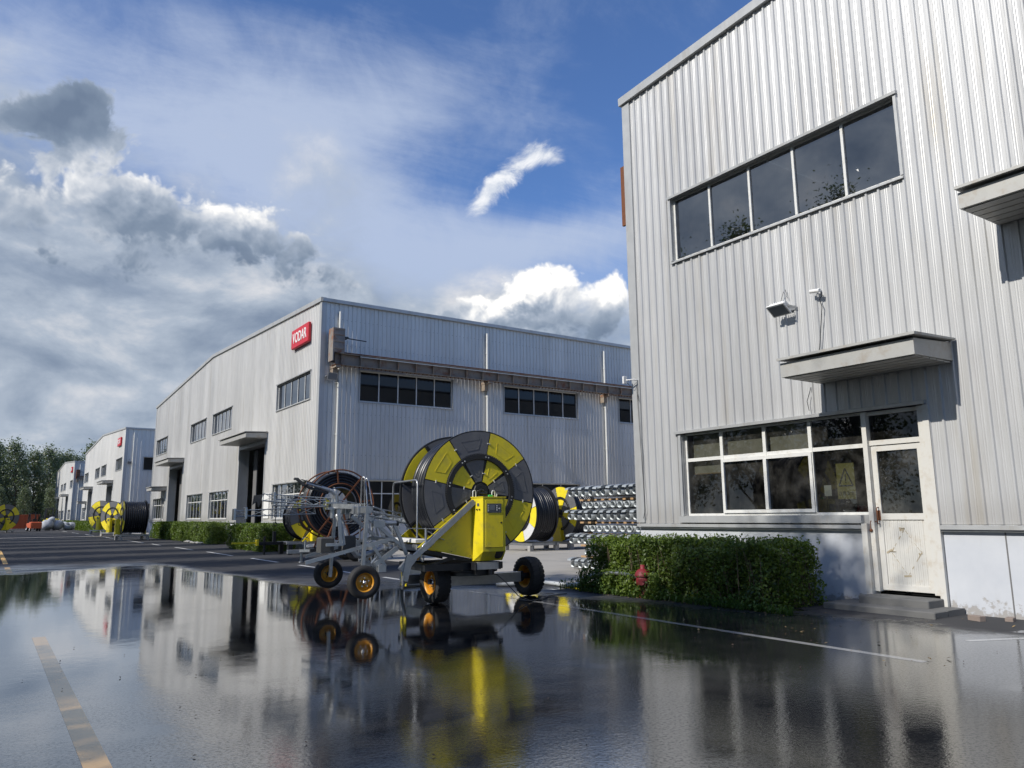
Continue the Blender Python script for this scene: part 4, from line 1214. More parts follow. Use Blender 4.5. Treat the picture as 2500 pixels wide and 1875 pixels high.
# ------------------------------------------------------------------ hose reels
def sector(mb, r0, r1, a0, a1, y0, y1, cz, n=8):
    """flat ring segment; angles as seen from +y with x to the left"""
    A = [a0 + (a1 - a0) * k / n for k in range(n + 1)]
    P = lambda r, a, y: (-r * math.cos(a), y, cz + r * math.sin(a))
    vs, fs = [], []
    for a in A:
        vs += [P(r0, a, y0), P(r1, a, y0), P(r1, a, y1), P(r0, a, y1)]
    for k in range(n):
        b, c = 4 * k, 4 * k + 4
        for i in range(4):
            fs.append((b + i, b + (i + 1) % 4, c + (i + 1) % 4, c + i))
    fs += [(0, 1, 2, 3), (4 * n + 3, 4 * n + 2, 4 * n + 1, 4 * n)]
    return mb.add(vs, fs)

def reel(parent, R, w, cz, mats, phase=79.0, detail=2, front=True, rear=True, hose_r=None, ring=True, y0=0.0, gap=False):
    hw = w / 2
    hr = hose_r or R * 0.935
    nt = 10
    d = w * 0.90 / nt
    prof = [(R * 0.45, -w * 0.45)]
    for k in range(nt):
        yc = -w * 0.45 + d * (k + 0.5)
        for j in range(7):
            a = PI * j / 6
            prof.append((hr * (0.80 if gap and k < 3 else 1.0) - d * 0.5 + d * 0.5 * math.sin(a) - (0.012 if k in (4, 7) else 0), yc - d * 0.5 * math.cos(a)))
    prof.append((R * 0.45, w * 0.45))
    mb = MB(); mb.lathe(prof, 'y', (0, y0, cz), 64 if detail == 2 else 32); mb.build('hose_coil', M_HOSE, parent)
    ph = math.radians(phase)
    st = math.radians(45)
    for sd, on in ((1, front), (-1, rear)):
        if not on: continue
        yb = y0 + sd * hw
        mb = MB()
        mb.lathe([(0.0, yb - sd * 0.045), (R * 0.995, yb - sd * 0.045), (R, yb - sd * 0.03), (R, yb + sd * 0.006), (R * 0.985, yb + sd * 0.006), (R * 0.985, yb - sd * 0.012), (0.0, yb - sd * 0.012)], 'y', (0, 0, cz), 72 if detail == 2 else 36, smooth=False)
        fl = mb.build('flange', M_BLACK, parent)
        for k in range(8):
            a0 = ph + st * k + 0.010
            a1 = ph + st * (k + 1) - 0.010
            m = mats[k % 2]
            for (r0, r1, s) in ((R * 0.615, R * 0.98, 1), (R * 0.165, R * 0.52, 0)):
                mb = MB()
                g0 = 0.010 / r0 - 0.010 if r0 < 0.5 else 0
                sector(mb, r0, r1, a0 + g0, a1 - g0, yb - sd * 0.010, yb + sd * 0.008, cz, 8 if s else 5)
                if detail == 2 and sd > 0:
                    am = (a0 + a1) / 2
                    q = [(0.69, -0.15), (0.69, 0.15), (0.86, 0.21), (0.86, -0.21)] if s else [(0.25, -0.10), (0.25, 0.10), (0.44, 0.20), (0.44, -0.20)]
                    P = [Vector((-R * r * math.cos(am + t), yb + 0.009, cz + R * r * math.sin(am + t))) for r, t in q]
                    for i in range(4): mb.beam(P[i], P[(i + 1) % 4], 0.008, 0.006, (0, 1, 0))
                    ctr = sum(P, Vector()) / 4
                    mb.hexa([ctr + (p - ctr) * 0.97 - Vector((0, 0.004, 0)) for p in P] + [ctr + (p - ctr) * 0.95 + Vector((0, 0.0002, 0)) for p in P])
                mb.build('panel', m, fl)
            if detail == 2 and sd > 0:
                for rr_ in (0.30, 0.80):
                    a = ph + st * k
                    mb = MB(); p = Vector((-R * rr_ * math.cos(a), yb + 0.012, cz + R * rr_ * math.sin(a)))
                    tdir = Vector((math.sin(a), 0, math.cos(a)))
                    mb.beam(p - tdir * 0.025, p + tdir * 0.025, 0.014, 0.022, (0, 1, 0)); mb.build('clip', M_PVC, fl)
        if gap and sd < 0:
            for k in range(8):
                mb = MB(); sector(mb, R * 0.60, R * 0.965, ph + st * k + 0.035, ph + st * (k + 1) - 0.035, yb + 0.046, yb + 0.056, cz, 8); mb.build('panel', mats[k % 2], fl)
                a = ph + st * k
                mb = MB(); mb.beam((-R * 0.60 * math.cos(a), yb + 0.07, cz + R * 0.60 * math.sin(a)), (-R * 0.97 * math.cos(a), yb + 0.07, cz + R * 0.97 * math.sin(a)), 0.05, 0.05, (0, 1, 0)); mb.build('spoke', M_BLACK, fl)
        mb = MB()
        mb.lathe([(0.0, yb + sd * 0.03), (R * 0.125, yb + sd * 0.03), (R * 0.135, yb + sd * 0.01), (R * 0.135, yb - sd * 0.02)], 'y', (0, 0, cz), 8, smooth=False)
        mb.cyl((0, yb, cz), (0, yb + sd * 0.10, cz), R * 0.05, 14)
        mb.build('hub', M_BLACK, fl)
        if ring and sd > 0:
            mb = MB()
            ra, rb = R * 0.525, R * 0.61
            mb.lathe([(ra, yb - 0.004), (ra, yb + 0.035), (ra + 0.006, yb + 0.04), (rb - 0.006, yb + 0.04), (rb, yb + 0.035), (rb, yb - 0.004)], 'y', (0, 0, cz), 72 if detail == 2 else 32, smooth=False)
            gr = mb.build('gear_ring', M_BLACK, fl)
            if detail == 2:
                mb = MB()
                for k in range(110):
                    a = 2 * PI * k / 110
                    p = Vector((-math.cos(a), 0, math.sin(a)))
                    t = Vector((math.sin(a), 0, math.cos(a)))
                    q = p * (rb + 0.004) + Vector((0, yb + 0.018, cz))
                    mb.beam(q - Vector((0, 0.014, 0)), q + Vector((0, 0.014, 0)), 0.016, 0.014, tuple(p))
                mb.build('gear_teeth', M_BLACK, gr)
                for k in range(8):
                    for da in (-0.045, 0.045):
                        a = ph + st * k + da
                        rr_ = (ra + rb) / 2
                        q = Vector((-rr_ * math.cos(a), yb + 0.04, cz + rr_ * math.sin(a)))
                        mb = MB(); mb.cyl(q, q + Vector((0, 0.010, 0)), 0.013, 8); mb.build('bolt', M_CHROME, gr)

HERO_O = Vector((7.21, 12.0, 0))
HERO_RZ = math.atan2(0.109, -0.994)
HERO_M = Matrix.Translation(HERO_O) @ Matrix.Rotation(HERO_RZ, 4, 'Z')
HERO_INV = HERO_M.inverted()

def hero():
    H = empty('hose_reel_irrigator', HERO_O, HERO_RZ)
    tag(H, 'big yellow and grey hose reel machine standing in the wet foreground', 'hose reel')
    W = 1.166
    reel(H, 1.08, W, 1.913, (M_YELP, M_GREY), phase=34.0, gap=True)
    # chassis in the road's directions
    def wb(name, mat, fn):
        mb = MB(HERO_INV); fn(mb); return mb.build(name, mat, H)
    wb('axle_beam', M_GALV, lambda m: m.bbox(6.55, 8.36, 11.92, 12.08, 0.28, 0.46, 0.008))
    wb('tow_beam', M_GALV, lambda m: (m.bbox(7.12, 7.30, 12.09, 14.2, 0.28, 0.46, 0.008)))
    wb('rear_beam', M_GALV, lambda m: m.bbox(6.30, 6.62, 12.55, 12.70, 0.30, 0.46, 0.006))
    wb('yellow_end_plate', M_YEL, lambda m: m.bbox(6.275, 6.297, 12.52, 12.73, 0.27, 0.58, 0.004))
    wb('spindle', M_BLACK, lambda m: (m.cyl((6.45, 12.0, 0.37), (6.62, 12.0, 0.37), 0.045, 12), m.cyl((8.36, 12.0, 0.37), (8.62, 12.0, 0.37), 0.055, 12), m.cyl((8.38, 12.0, 0.37), (8.42, 12.0, 0.37), 0.10, 12)))
    wl = wheel(H, (0, 0, 0), 0.362, 0.27, -1, M_RIM)
    wr = wheel(H, (0, 0, 0), 0.362, 0.27, 1, M_RIM, hub_dark=True)
    for wo, p in ((wl, (6.58, 12.0, 0.362)), (wr, (8.60, 12.02, 0.362))):
        wo.matrix_parent_inverse = HERO_INV
        wo.location = p
    # turntable and underframe
    m = MB(); m.cyl((0, 0, 0.465), (0, 0, 0.56), 0.50, 28); m.lathe([(0.50, 0.52), (0.56, 0.52), (0.56, 0.585), (0.50, 0.585)], 'z', seg=28); m.build('turntable', M_BLACK, H)
    m = MB(); m.bbox(-0.42, 1.05, -0.62, -0.50, 0.585, 0.70); m.bbox(-0.42, 1.05, 0.50, 0.62, 0.585, 0.70); m.bbox(-0.42, -0.30, -0.50, 0.50, 0.587, 0.70); m.bbox(0.93, 1.05, -0.50, 0.50, 0.587, 0.70)
    m.beam((1.0, 0.56, 0.66), (0.5, 0.56, 0.80), 0.05, 0.05); m.build('underframe', M_BLACK, H)
    m = MB(); m.bbox(-0.22, 0.20, 0.72, 0.86, 0.595, 0.715, 0.01); bm_ = m.build('support_beam', M_GALV, H)
    for q in (-0.26, 0.202):
        m = MB(); m.bbox(q, q + 0.036, 0.71, 0.87, 0.59, 0.72, 0.01); m.build('end_cap', M_BLACK, bm_)
    m = MB(); m.cyl((-0.1, 0.79, 0.50), (-0.1, 0.79, 0.595), 0.05, 10); m.box(-0.2, 0.15, 0.60, 0.72, 0.50, 0.585); m.build('foot_plate', M_BLACK, H)
    # cabinet
    z0, zb, z1 = 0.735, 0.895, 1.80
    fy, cy, by = 0.93, 0.73, 0.655
    ax, bx, cx = 0.115, -0.315, 0.205
    def ring(z, f): return [(cx, by, z), (cx, cy, z), (ax, f, z), (bx, f, z), (bx, by, z)]
    m = MB()
    lo = [(cx, by, z0), (cx, cy, z0), (ax, fy - 0.13, z0), (bx, fy - 0.13, z0), (bx, by, z0)]
    mid, top = ring(zb, fy), ring(z1, fy)
    vs = lo + mid + top
    fs = [(4, 3, 2, 1, 0), (10, 11, 12, 13, 14)]
    for k in (0, 5): fs += [(k + i, k + (i + 1) % 5, k + 5 + (i + 1) % 5, k + 5 + i) for i in range(5)]
    m.add(vs, fs)
    m.hexa([(bx - 0.012, by - 0.01, z1), (cx + 0.012, by - 0.01, z1), (cx + 0.012, cy + 0.01, z1), (bx - 0.012, fy + 0.012, z1), (bx - 0.012, by - 0.01, z1 + 0.018), (cx + 0.012, by - 0.01, z1 + 0.018), (cx + 0.012, cy + 0.01, z1 + 0.018), (bx - 0.012, fy + 0.012, z1 + 0.018)])
    m.prism([(cx + 0.010, cy + 0.012), (ax + 0.004, fy + 0.012), (bx - 0.012, fy + 0.012), (bx - 0.012, cy)], 'z', z1 + 0.001, z1 + 0.017)
    cab = m.build('control_cabinet', M_YEL, H)
    m = MB(); m.bbox(-0.265, 0.075, fy + 0.004, fy + 0.016, 0.965, 1.765, 0.004)
    m.build('cabinet_door', M_YEL, cab)
    m = MB()
    for a, b, c, d in ((-0.268, -0.266, 0.962, 1.768), (0.076, 0.078, 0.962, 1.768)): m.box(a, b, fy + 0.0008, fy + 0.010, c, d)
    for c, d in ((0.960, 0.963), (1.767, 1.770)): m.box(-0.268, 0.078, fy + 0.0008, fy + 0.010, c, d)
    m.build('door_seam', M_BLACK, cab)
    m = MB(); m.box(-0.225, 0.045, fy + 0.017, fy + 0.024, 1.545, 1.70); pn = m.build('control_panel', M_LCD, cab)
    m = MB(); m.box(-0.10, -0.005, fy + 0.0245, fy + 0.027, 1.59, 1.675); m.build('display', M_LCD2, pn)
    m = MB(); m.cyl((-0.185, fy + 0.024, 1.615), (-0.185, fy + 0.034, 1.615), 0.012, 10)
    for k in range(4): m.box(0.012, 0.032, fy + 0.0245, fy + 0.028, 1.57 + k * 0.03, 1.585 + k * 0.03)
    for k in range(3): m.box(-0.15, -0.13, fy + 0.0245, fy + 0.028, 1.58 + k * 0.035, 1.60 + k * 0.035)
    m.build('button', M_PVC, pn)
    m = MB(); m.cyl((-0.225, fy + 0.016, 1.375), (-0.225, fy + 0.022, 1.375), 0.016, 12); m.build('lock', M_BLACK, cab)
    # chamfer face label and switches
    d = (Vector((ax, fy, 0)) - Vector((cx, cy, 0)))
    nrm = Vector((-d.y, d.x, 0)).normalized()
    if nrm.x < 0: nrm = -nrm
    P = lambda t, z: Vector((cx, cy, 0)) + d * t + Vector((0, 0, z)) + nrm * 0.001
    m = MB(); a, b = P(0.40, 1.655), P(0.62, 1.655); m.hexa([a, b, b + nrm * 0.004, a + nrm * 0.004, a + Vector((0, 0, 0.05)), b + Vector((0, 0, 0.05)), b + nrm * 0.004 + Vector((0, 0, 0.05)), a + nrm * 0.004 + Vector((0, 0, 0.05))]); m.build('label_plate', M_LCD, cab)
    for t in (0.40, 0.66):
        m = MB(); p = P(t, 1.60); m.cyl(p, p + nrm * 0.018, 0.013, 10); m.build('switch', M_BLACK, cab)
    # exhaust opening in the bevelled foot
    q0, q1 = Vector((0, fy - 0.13, z0)), Vector((0, fy, zb))
    s = (q1 - q0).normalized(); nn = Vector((0, s.z, -s.y))
    m = MB()
    arc = [(-0.285, 0.20), (-0.285, 0.11)] + [(-0.21 - 0.075 * math.cos(t), 0.11 - 0.075 * math.sin(t)) for t in [PI * k / 8 for k in range(1, 8)]] + [(-0.135, 0.11), (-0.135, 0.20)]
    top_ = [q0 + Vector((x, 0, 0)) + s * h + nn * 0.003 for x, h in arc]
    bot_ = [q0 + Vector((x, 0, 0)) + s * h - nn * 0.01 for x, h in arc]
    n_ = len(arc); m.add(bot_ + top_, [tuple(range(n_)), tuple(range(n_, 2 * n_))] + [(i, (i + 1) % n_, n_ + (i + 1) % n_, n_ + i) for i in range(n_)]); m.build('exhaust_hole', M_BLACK, cab)
    # on the cabinet: two lifting handles, valve block
    for x in (0.17, -0.20):
        m = MB(); m.tube([(x - 0.028, 0.70, z1 + 0.01), (x - 0.028, 0.70, z1 + 0.10), (x - 0.018, 0.70, z1 + 0.125), (x + 0.018, 0.70, z1 + 0.125), (x + 0.028, 0.70, z1 + 0.10), (x + 0.028, 0.70, z1 + 0.01)], 0.011, 8); m.build('handle', M_PVC, cab)
    m = MB(); m.bbox(-0.08, 0.10, 0.66, 0.74, z1 + 0.019, z1 + 0.05); m.cyl((0.07, 0.70, z1 + 0.08), (-0.06, 0.72, z1 + 0.075), 0.030, 10); m.ball((0.02, 0.70, z1 + 0.12), 0.04, 8); m.tube([(0.1, 0.7, z1 + 0.06), (0.12, 0.72, z1 + 0.12), (0.04, 0.73, z1 + 0.14), (-0.04, 0.73, z1 + 0.09)], 0.010, 6); m.build('valve_block', M_BLACK, cab)
    m = MB(); m.bbox(-0.165, -0.075, 0.68, 0.76, z1 + 0.02, z1 + 0.055, 0.01); m.build('green_cap', M_GREEN, cab)
    # side plates and ramp arms
    for sd, mat in ((1, M_YEL), (-1, M_YEL)):
        y0, y1 = (0.665, 0.695) if sd > 0 else (-0.695, -0.665)
        m = MB(); m.prism([(0.203, 1.775), (0.203, 0.775), (1.06, 0.965), (1.20, 0.985)], 'y', y0, y1)
        pl = m.build('side_plate', mat, H)
        m = MB()
        for (x, z) in ((0.97, 0.99), (0.6, 0.90), (0.25, 0.82), (0.62, 1.35), (0.35, 1.57), (0.85, 1.15)): m.cyl((x, y1, z), (x, y1 + 0.006, z), 0.008, 6)
        m.build('rivet_row', M_BLACK, pl)
        yy = 0.745 * sd
        m = MB(); m.beam((0.20, yy, 1.735), (1.40, yy, 0.735), 0.075, 0.085); m.build('ramp_arm', M_GALV, H)
        m = MB(); m.prism([(0.20, 0.77), (0.20, 0.71), (1.03, 0.885), (1.10, 0.965)], 'y', 0.63 * sd - 0.01, 0.63 * sd + 0.01); m.build('inner_plate', M_BLACK, H)
        # lower ramp shoe: slotted link, curved strut, foot
        m = MB(); m.beam((1.30, yy, 0.84), (1.50, yy, 0.62), 0.10, 0.13); m.beam((1.40, yy + 0.05 * sd, 0.88), (1.47, yy + 0.05 * sd, 0.55), 0.06, 0.07)
        m.build('ramp_shoe', M_GALV, H)
        m = MB(); m.tube([(1.05, yy, 1.08), (1.13, yy, 1.02), (1.17, yy, 0.9), (1.17, yy, 0.80), (1.13, yy, 0.76)], 0.016, 8); m.build('strut', M_GALV, H)
    m = MB(); m.beam((0.2, -0.68, 1.74), (0.2, 0.68, 1.74), 0.05, 0.05) if False else m.cyl((0, -0.70, 1.913), (0, 0.70, 1.913), 0.05, 12); m.build('reel_shaft', M_BLACK, H)
    # guide carriage with rail
    m = MB(); m.tube([(1.12, -0.80, 1.08), (1.12, -0.80, 2.04), (1.12, -0.77, 2.09), (1.12, -0.72, 2.11), (1.12, 0.36, 2.11), (1.12, 0.41, 2.09), (1.12, 0.44, 2.04), (1.12, 0.44, 1.08)], 0.017, 10); m.build('guard_rail', M_GALV, H)
    m = MB(); m.bbox(1.0, 1.22, -0.84, 0.62, 1.06, 1.12, 0.01); m.build('carriage_tray', M_WHITE, H)
    m = MB(); m.bbox(1.02, 1.20, -0.84, 0.62, 0.93, 1.03, 0.01); m.build('carriage_beam', M_GALV, H)
    m = MB(); m.cyl((1.08, 0.74, 1.30), (1.08, 0.74, 0.98), 0.022, 8); m.cyl((1.38, 0.74, 1.30), (0.72, 0.72, 1.28), 0.008, 6); m.tube([(1.05, 0.74, 1.25), (0.9, 0.74, 1.17), (0.8, 0.74, 1.12), (0.75, 0.74, 1.1)], 0.010, 6); m.prism([(0.94, 1.18), (1.12, 1.04), (1.06, 0.93), (0.90, 1.06)], 'y', 0.70, 0.715); m.build('guide_lever', M_GALV, H)
    m = MB(); m.tube([HERO_INV @ Vector(p) for p in ((7.35, 11.6, 0.50), (7.45, 11.35, 0.48), (7.55, 11.25, 0.36), (7.75, 11.15, 0.12), (8.0, 11.15, 0.018), (8.4, 11.3, 0.014), (8.75, 11.6, 0.014), (9.3, 11.75, 0.014))], 0.009, 6); m.build('power_cable', M_BLACK, H)
    return H
hero_obj = hero()

# ------------------------------------------------------------------ sprinkler cart carried by the machine
def truss(parent, name, p, q, h=0.16, n=8, r=0.011, up=(0, 0, 1)):
    p, q, up = Vector(p), Vector(q), Vector(up)
    d = (q - p).normalized()
    s = d.cross(up).normalized()
    u = s.cross(d).normalized()
    C = [s * h * 0.5 - u * h * 0.35, -s * h * 0.5 - u * h * 0.35, u * h * 0.55]
    m = MB()
    n = max(4, int(n * 0.6))
    for c in C: m.tube([p + c, q + c * 0.8], r * 0.95, 6)
    for k in range(n):
        a, b = p + (q - p) * (k / n), p + (q - p) * ((k + 1) / n)
        for i in range(3):
            m.tube([a + C[i], b + C[(i + 1) % 3]], r * 0.5, 5)
    m.tube([p + C[0], p + C[1], p + C[2]], r, 5, True); m.tube([q + C[0] * 0.8, q + C[1] * 0.8, q + C[2] * 0.8], r, 5, True)
    return m.build(name, M_PIPE, parent)

def cart(label):
    K = empty('sprinkler_cart', HERO_O, HERO_RZ)
    tag(K, label, 'sprinkler cart', 'galvanised sprinkler carts with folded booms')
    def beam(name, p, q, w, h, mat=M_GALV, par=None, up=(0, 0, 1)):
        m = MB(); m.beam(p, q, w, h, up); return m.build(name, mat, par or K)
    beam('leg', (2.14, 0.90, 1.66), (2.21, 0.90, 0.47), 0.06, 0.05)
    beam('leg', (2.17, -0.88, 1.62), (2.23, -0.88, 0.46), 0.06, 0.05)
    beam('leg_brace', (2.16, -0.80, 1.55), (1.92, -0.80, 0.95), 0.06, 0.05)
    wheel(K, (2.21, 1.02, 0.50), 0.252, 0.155, 1, M_RIM, False, 'y')
    wheel(K, (2.23, -1.00, 0.51), 0.252, 0.155, 1, M_RIM, False, 'y', True)
    for y in (1.0, -1.0):
        m = MB(); m.cyl((2.22, y - 0.12 * (1 if y > 0 else -1), 0.505), (2.22, y, 0.505), 0.022, 10); m.build('stub_axle', M_BLACK, K)
    cb = beam('cross_beam', (2.16, -0.92, 1.60), (2.13, 0.94, 1.60), 0.09, 0.09)
    for y in (-0.55, -0.1, 0.35, 0.62):
        m = MB(); m.bbox(2.075, 2.225, y - 0.045, y + 0.045, 1.545, 1.665); 
        m.cyl((2.10, y, 1.66), (2.10, y, 1.72), 0.012, 6); m.cyl((2.20, y, 1.66), (2.20, y, 1.70), 0.012, 6); m.build('clamp', M_GALV, cb)
    m = MB(); m.cyl((2.38, -0.25, 1.48), (2.38, -0.25, 1.80), 0.055, 12); m.bbox(2.27, 2.49, -0.36, -0.14, 1.62, 1.66); m.bbox(2.24, 2.52, -0.34, -0.16, 1.72, 1.75); m.beam((2.36, -0.2, 1.68), (2.05, 0.4, 1.66), 0.12, 0.08); m.build('boom_mount', M_GALV, K)
    # folded boom arms
    truss(K, 'boom_arm', (2.42, -0.30, 1.73), (3.52, -0.42, 1.82), 0.15, 8)
    truss(K, 'boom_arm', (2.42, -0.62, 1.72), (3.30, -0.72, 1.74), 0.14, 7)
    truss(K, 'boom_arm', (2.55, -0.85, 1.60), (3.90, -0.80, 1.555), 0.13, 9)
    truss(K, 'boom_arm', (2.28, -0.45, 1.74), (1.00, -0.70, 1.50), 0.11, 9)
    truss(K, 'boom_arm', (2.20, -0.95, 1.70), (0.55, -1.15, 1.36), 0.12, 10)
    for p in ((3.90, -0.80, 1.55), (3.72, -0.80, 1.57), (3.34, -0.44, 1.81)):
        m = MB(); m.bbox(p[0] - 0.02, p[0] + 0.02, p[1] - 0.09, p[1] + 0.09, p[2] - 0.09, p[2] + 0.10); m.build('joint_plate', M_GALV, K)
    for x in (3.22, 3.02, 2.8):
        m = MB(); m.tube([(x, -0.82, 1.50), (x, -0.82, 1.42), (x - 0.03, -0.82, 1.40)], 0.008, 6); m.lathe([(0.022, -0.01), (0.034, 0), (0.022, 0.01)], 'y', (x, -0.82, 1.385), 10); m.build('nozzle', M_BLACK, K)
    m = MB(); m.prism([(3.50, 1.88), (3.66, 1.86), (3.68, 1.70), (3.61, 1.76), (3.58, 1.66), (3.53, 1.77)], 'y', -0.435, -0.405); m.build('rag', M_WEIGHT, K)
    # upper gun arm
    m = MB(); m.tube([(2.86, -0.20, 2.06), (2.60, -0.20, 1.99), (2.42, -0.20, 1.93), (2.35, -0.20, 1.86), (2.34, -0.20, 1.72)], [0.022, 0.03, 0.038, 0.042, 0.045], 10); m.build('water_pipe', M_GALV, K)
    m = MB(); m.beam((3.02, -0.20, 2.13), (2.90, -0.20, 2.03), 0.07, 0.045); m.tube([(2.93, -0.22, 2.05), (2.80, -0.22, 1.985), (2.55, -0.22, 1.915), (2.48, -0.22, 1.90)], 0.024, 8); m.bbox(3.0, 3.07, -0.23, -0.17, 2.11, 2.15, 0.008); m.tube([(2.95, -0.18, 2.12), (2.6, -0.18, 2.02)], 0.010, 6); m.build('gun_arm', M_WEIGHT, K)
    # counterweights on a strap
    for x, mm in ((2.635, 0), (2.275, 0.02)):
        m = MB(); m.bbox(x - 0.115, x + 0.115, 0.16, 0.40, 0.935 + mm, 1.175 + mm, 0.018); m.build('counterweight', M_WEIGHT, K)
    beam('strap', (2.47, 0.43, 1.62), (2.42, 0.43, 1.05), 0.012, 0.055, M_GALV, None, (1, 0, 0))
    m = MB(); m.bbox(2.37, 2.66, 0.41, 0.425, 1.035, 1.085); m.build('strap_plate', M_GALV, K)
    m = MB(); m.tube([(2.49, 0.40, 1.52), (2.40, 0.40, 1.36), (2.36, 0.40, 1.05)], 0.028, 8); m.build('hose_elbow', M_PVC, K)
    # drawbar, ramp rails and hitch
    beam('drawbar', (3.02, 0.60, 0.80), (1.60, 0.60, 1.14), 0.04, 0.055)
    beam('drawbar', (2.75, -0.55, 0.84), (1.55, -0.55, 1.14), 0.03, 0.05)
    m = MB(); m.tube([(1.50, 0.30, 0.98), (1.66, 0.30, 0.98), (1.80, 0.30, 0.93), (2.02, 0.30, 0.86), (2.12, 0.30, 0.88), (2.24, 0.30, 1.02), (2.32, 0.30, 1.25), (2.37, 0.0, 1.52)], 0.047, 10); m.build('feed_pipe', M_GALV, K)
    m = MB(); m.cyl((1.62, 0.30, 0.975), (1.66, 0.30, 0.98), 0.075, 14); m.cyl((1.55, 0.30, 0.975), (1.59, 0.30, 0.975), 0.07, 14); m.build('pipe_flange', M_GALV, K)
    for y in (0.42, -0.42):
        beam('ramp_rail', (2.0, y, 1.50), (1.36, y, 0.99), 0.06, 0.055)
        beam('ramp_post', (1.54, y + 0.02, 1.40), (1.30, y + 0.02, 0.86), 0.045, 0.055)
        beam('lower_link', (1.93, y, 1.10), (1.66, y, 0.68), 0.035, 0.05)
        beam('lower_link', (1.84, y, 0.72), (1.46, y, 0.98), 0.05, 0.075)
        m = MB(); m.bbox(1.66, 1.80, y - 0.06, y + 0.06, 0.60, 0.72); m.build('link_bracket', M_GALV, K)
    m = MB(); m.cyl((1.72, 0.44, 1.39), (1.50, 0.44, 1.385), 0.042, 12); m.build('lift_tube', M_GALV, K)
    m = MB(); m.cyl((1.50, 0.44, 1.385), (1.46, 0.44, 1.385), 0.046, 12); m.build('tube_cap', M_BLACK, K)
    m = MB(); m.bbox(1.70, 1.90, 0.36, 0.50, 1.32, 1.44); m.build('lift_block', M_GALV, K)
    m = MB(); m.beam((1.33, 0.72, 0.88), (1.44, 0.72, 0.46), 0.09, 0.09); m.tube([(1.445, 0.72, 0.46), (1.455, 0.72, 0.42), (1.47, 0.72, 0.33)], [0.06, 0.035, 0.012], 10); m.build('jack_leg', M_GALV, K)
    beam('cross_tie', (1.60, -0.55, 1.12), (1.60, 0.60, 1.12), 0.06, 0.06)
    beam('cross_tie', (2.0, -0.80, 0.95), (2.0, 0.85, 1.0), 0.05, 0.05)
    return K
cart_a = cart('galvanised sprinkler cart with folded boom held up left of the yellow machine')
cart_b = copy_tree(cart_a)
cart_b.location = (12.9, 23.6, -0.255)
cart_b.rotation_euler = (0, 0, HERO_RZ + 0.5)
cart_b['label'] = 'second folded boom cart half hidden behind the big yellow reel'

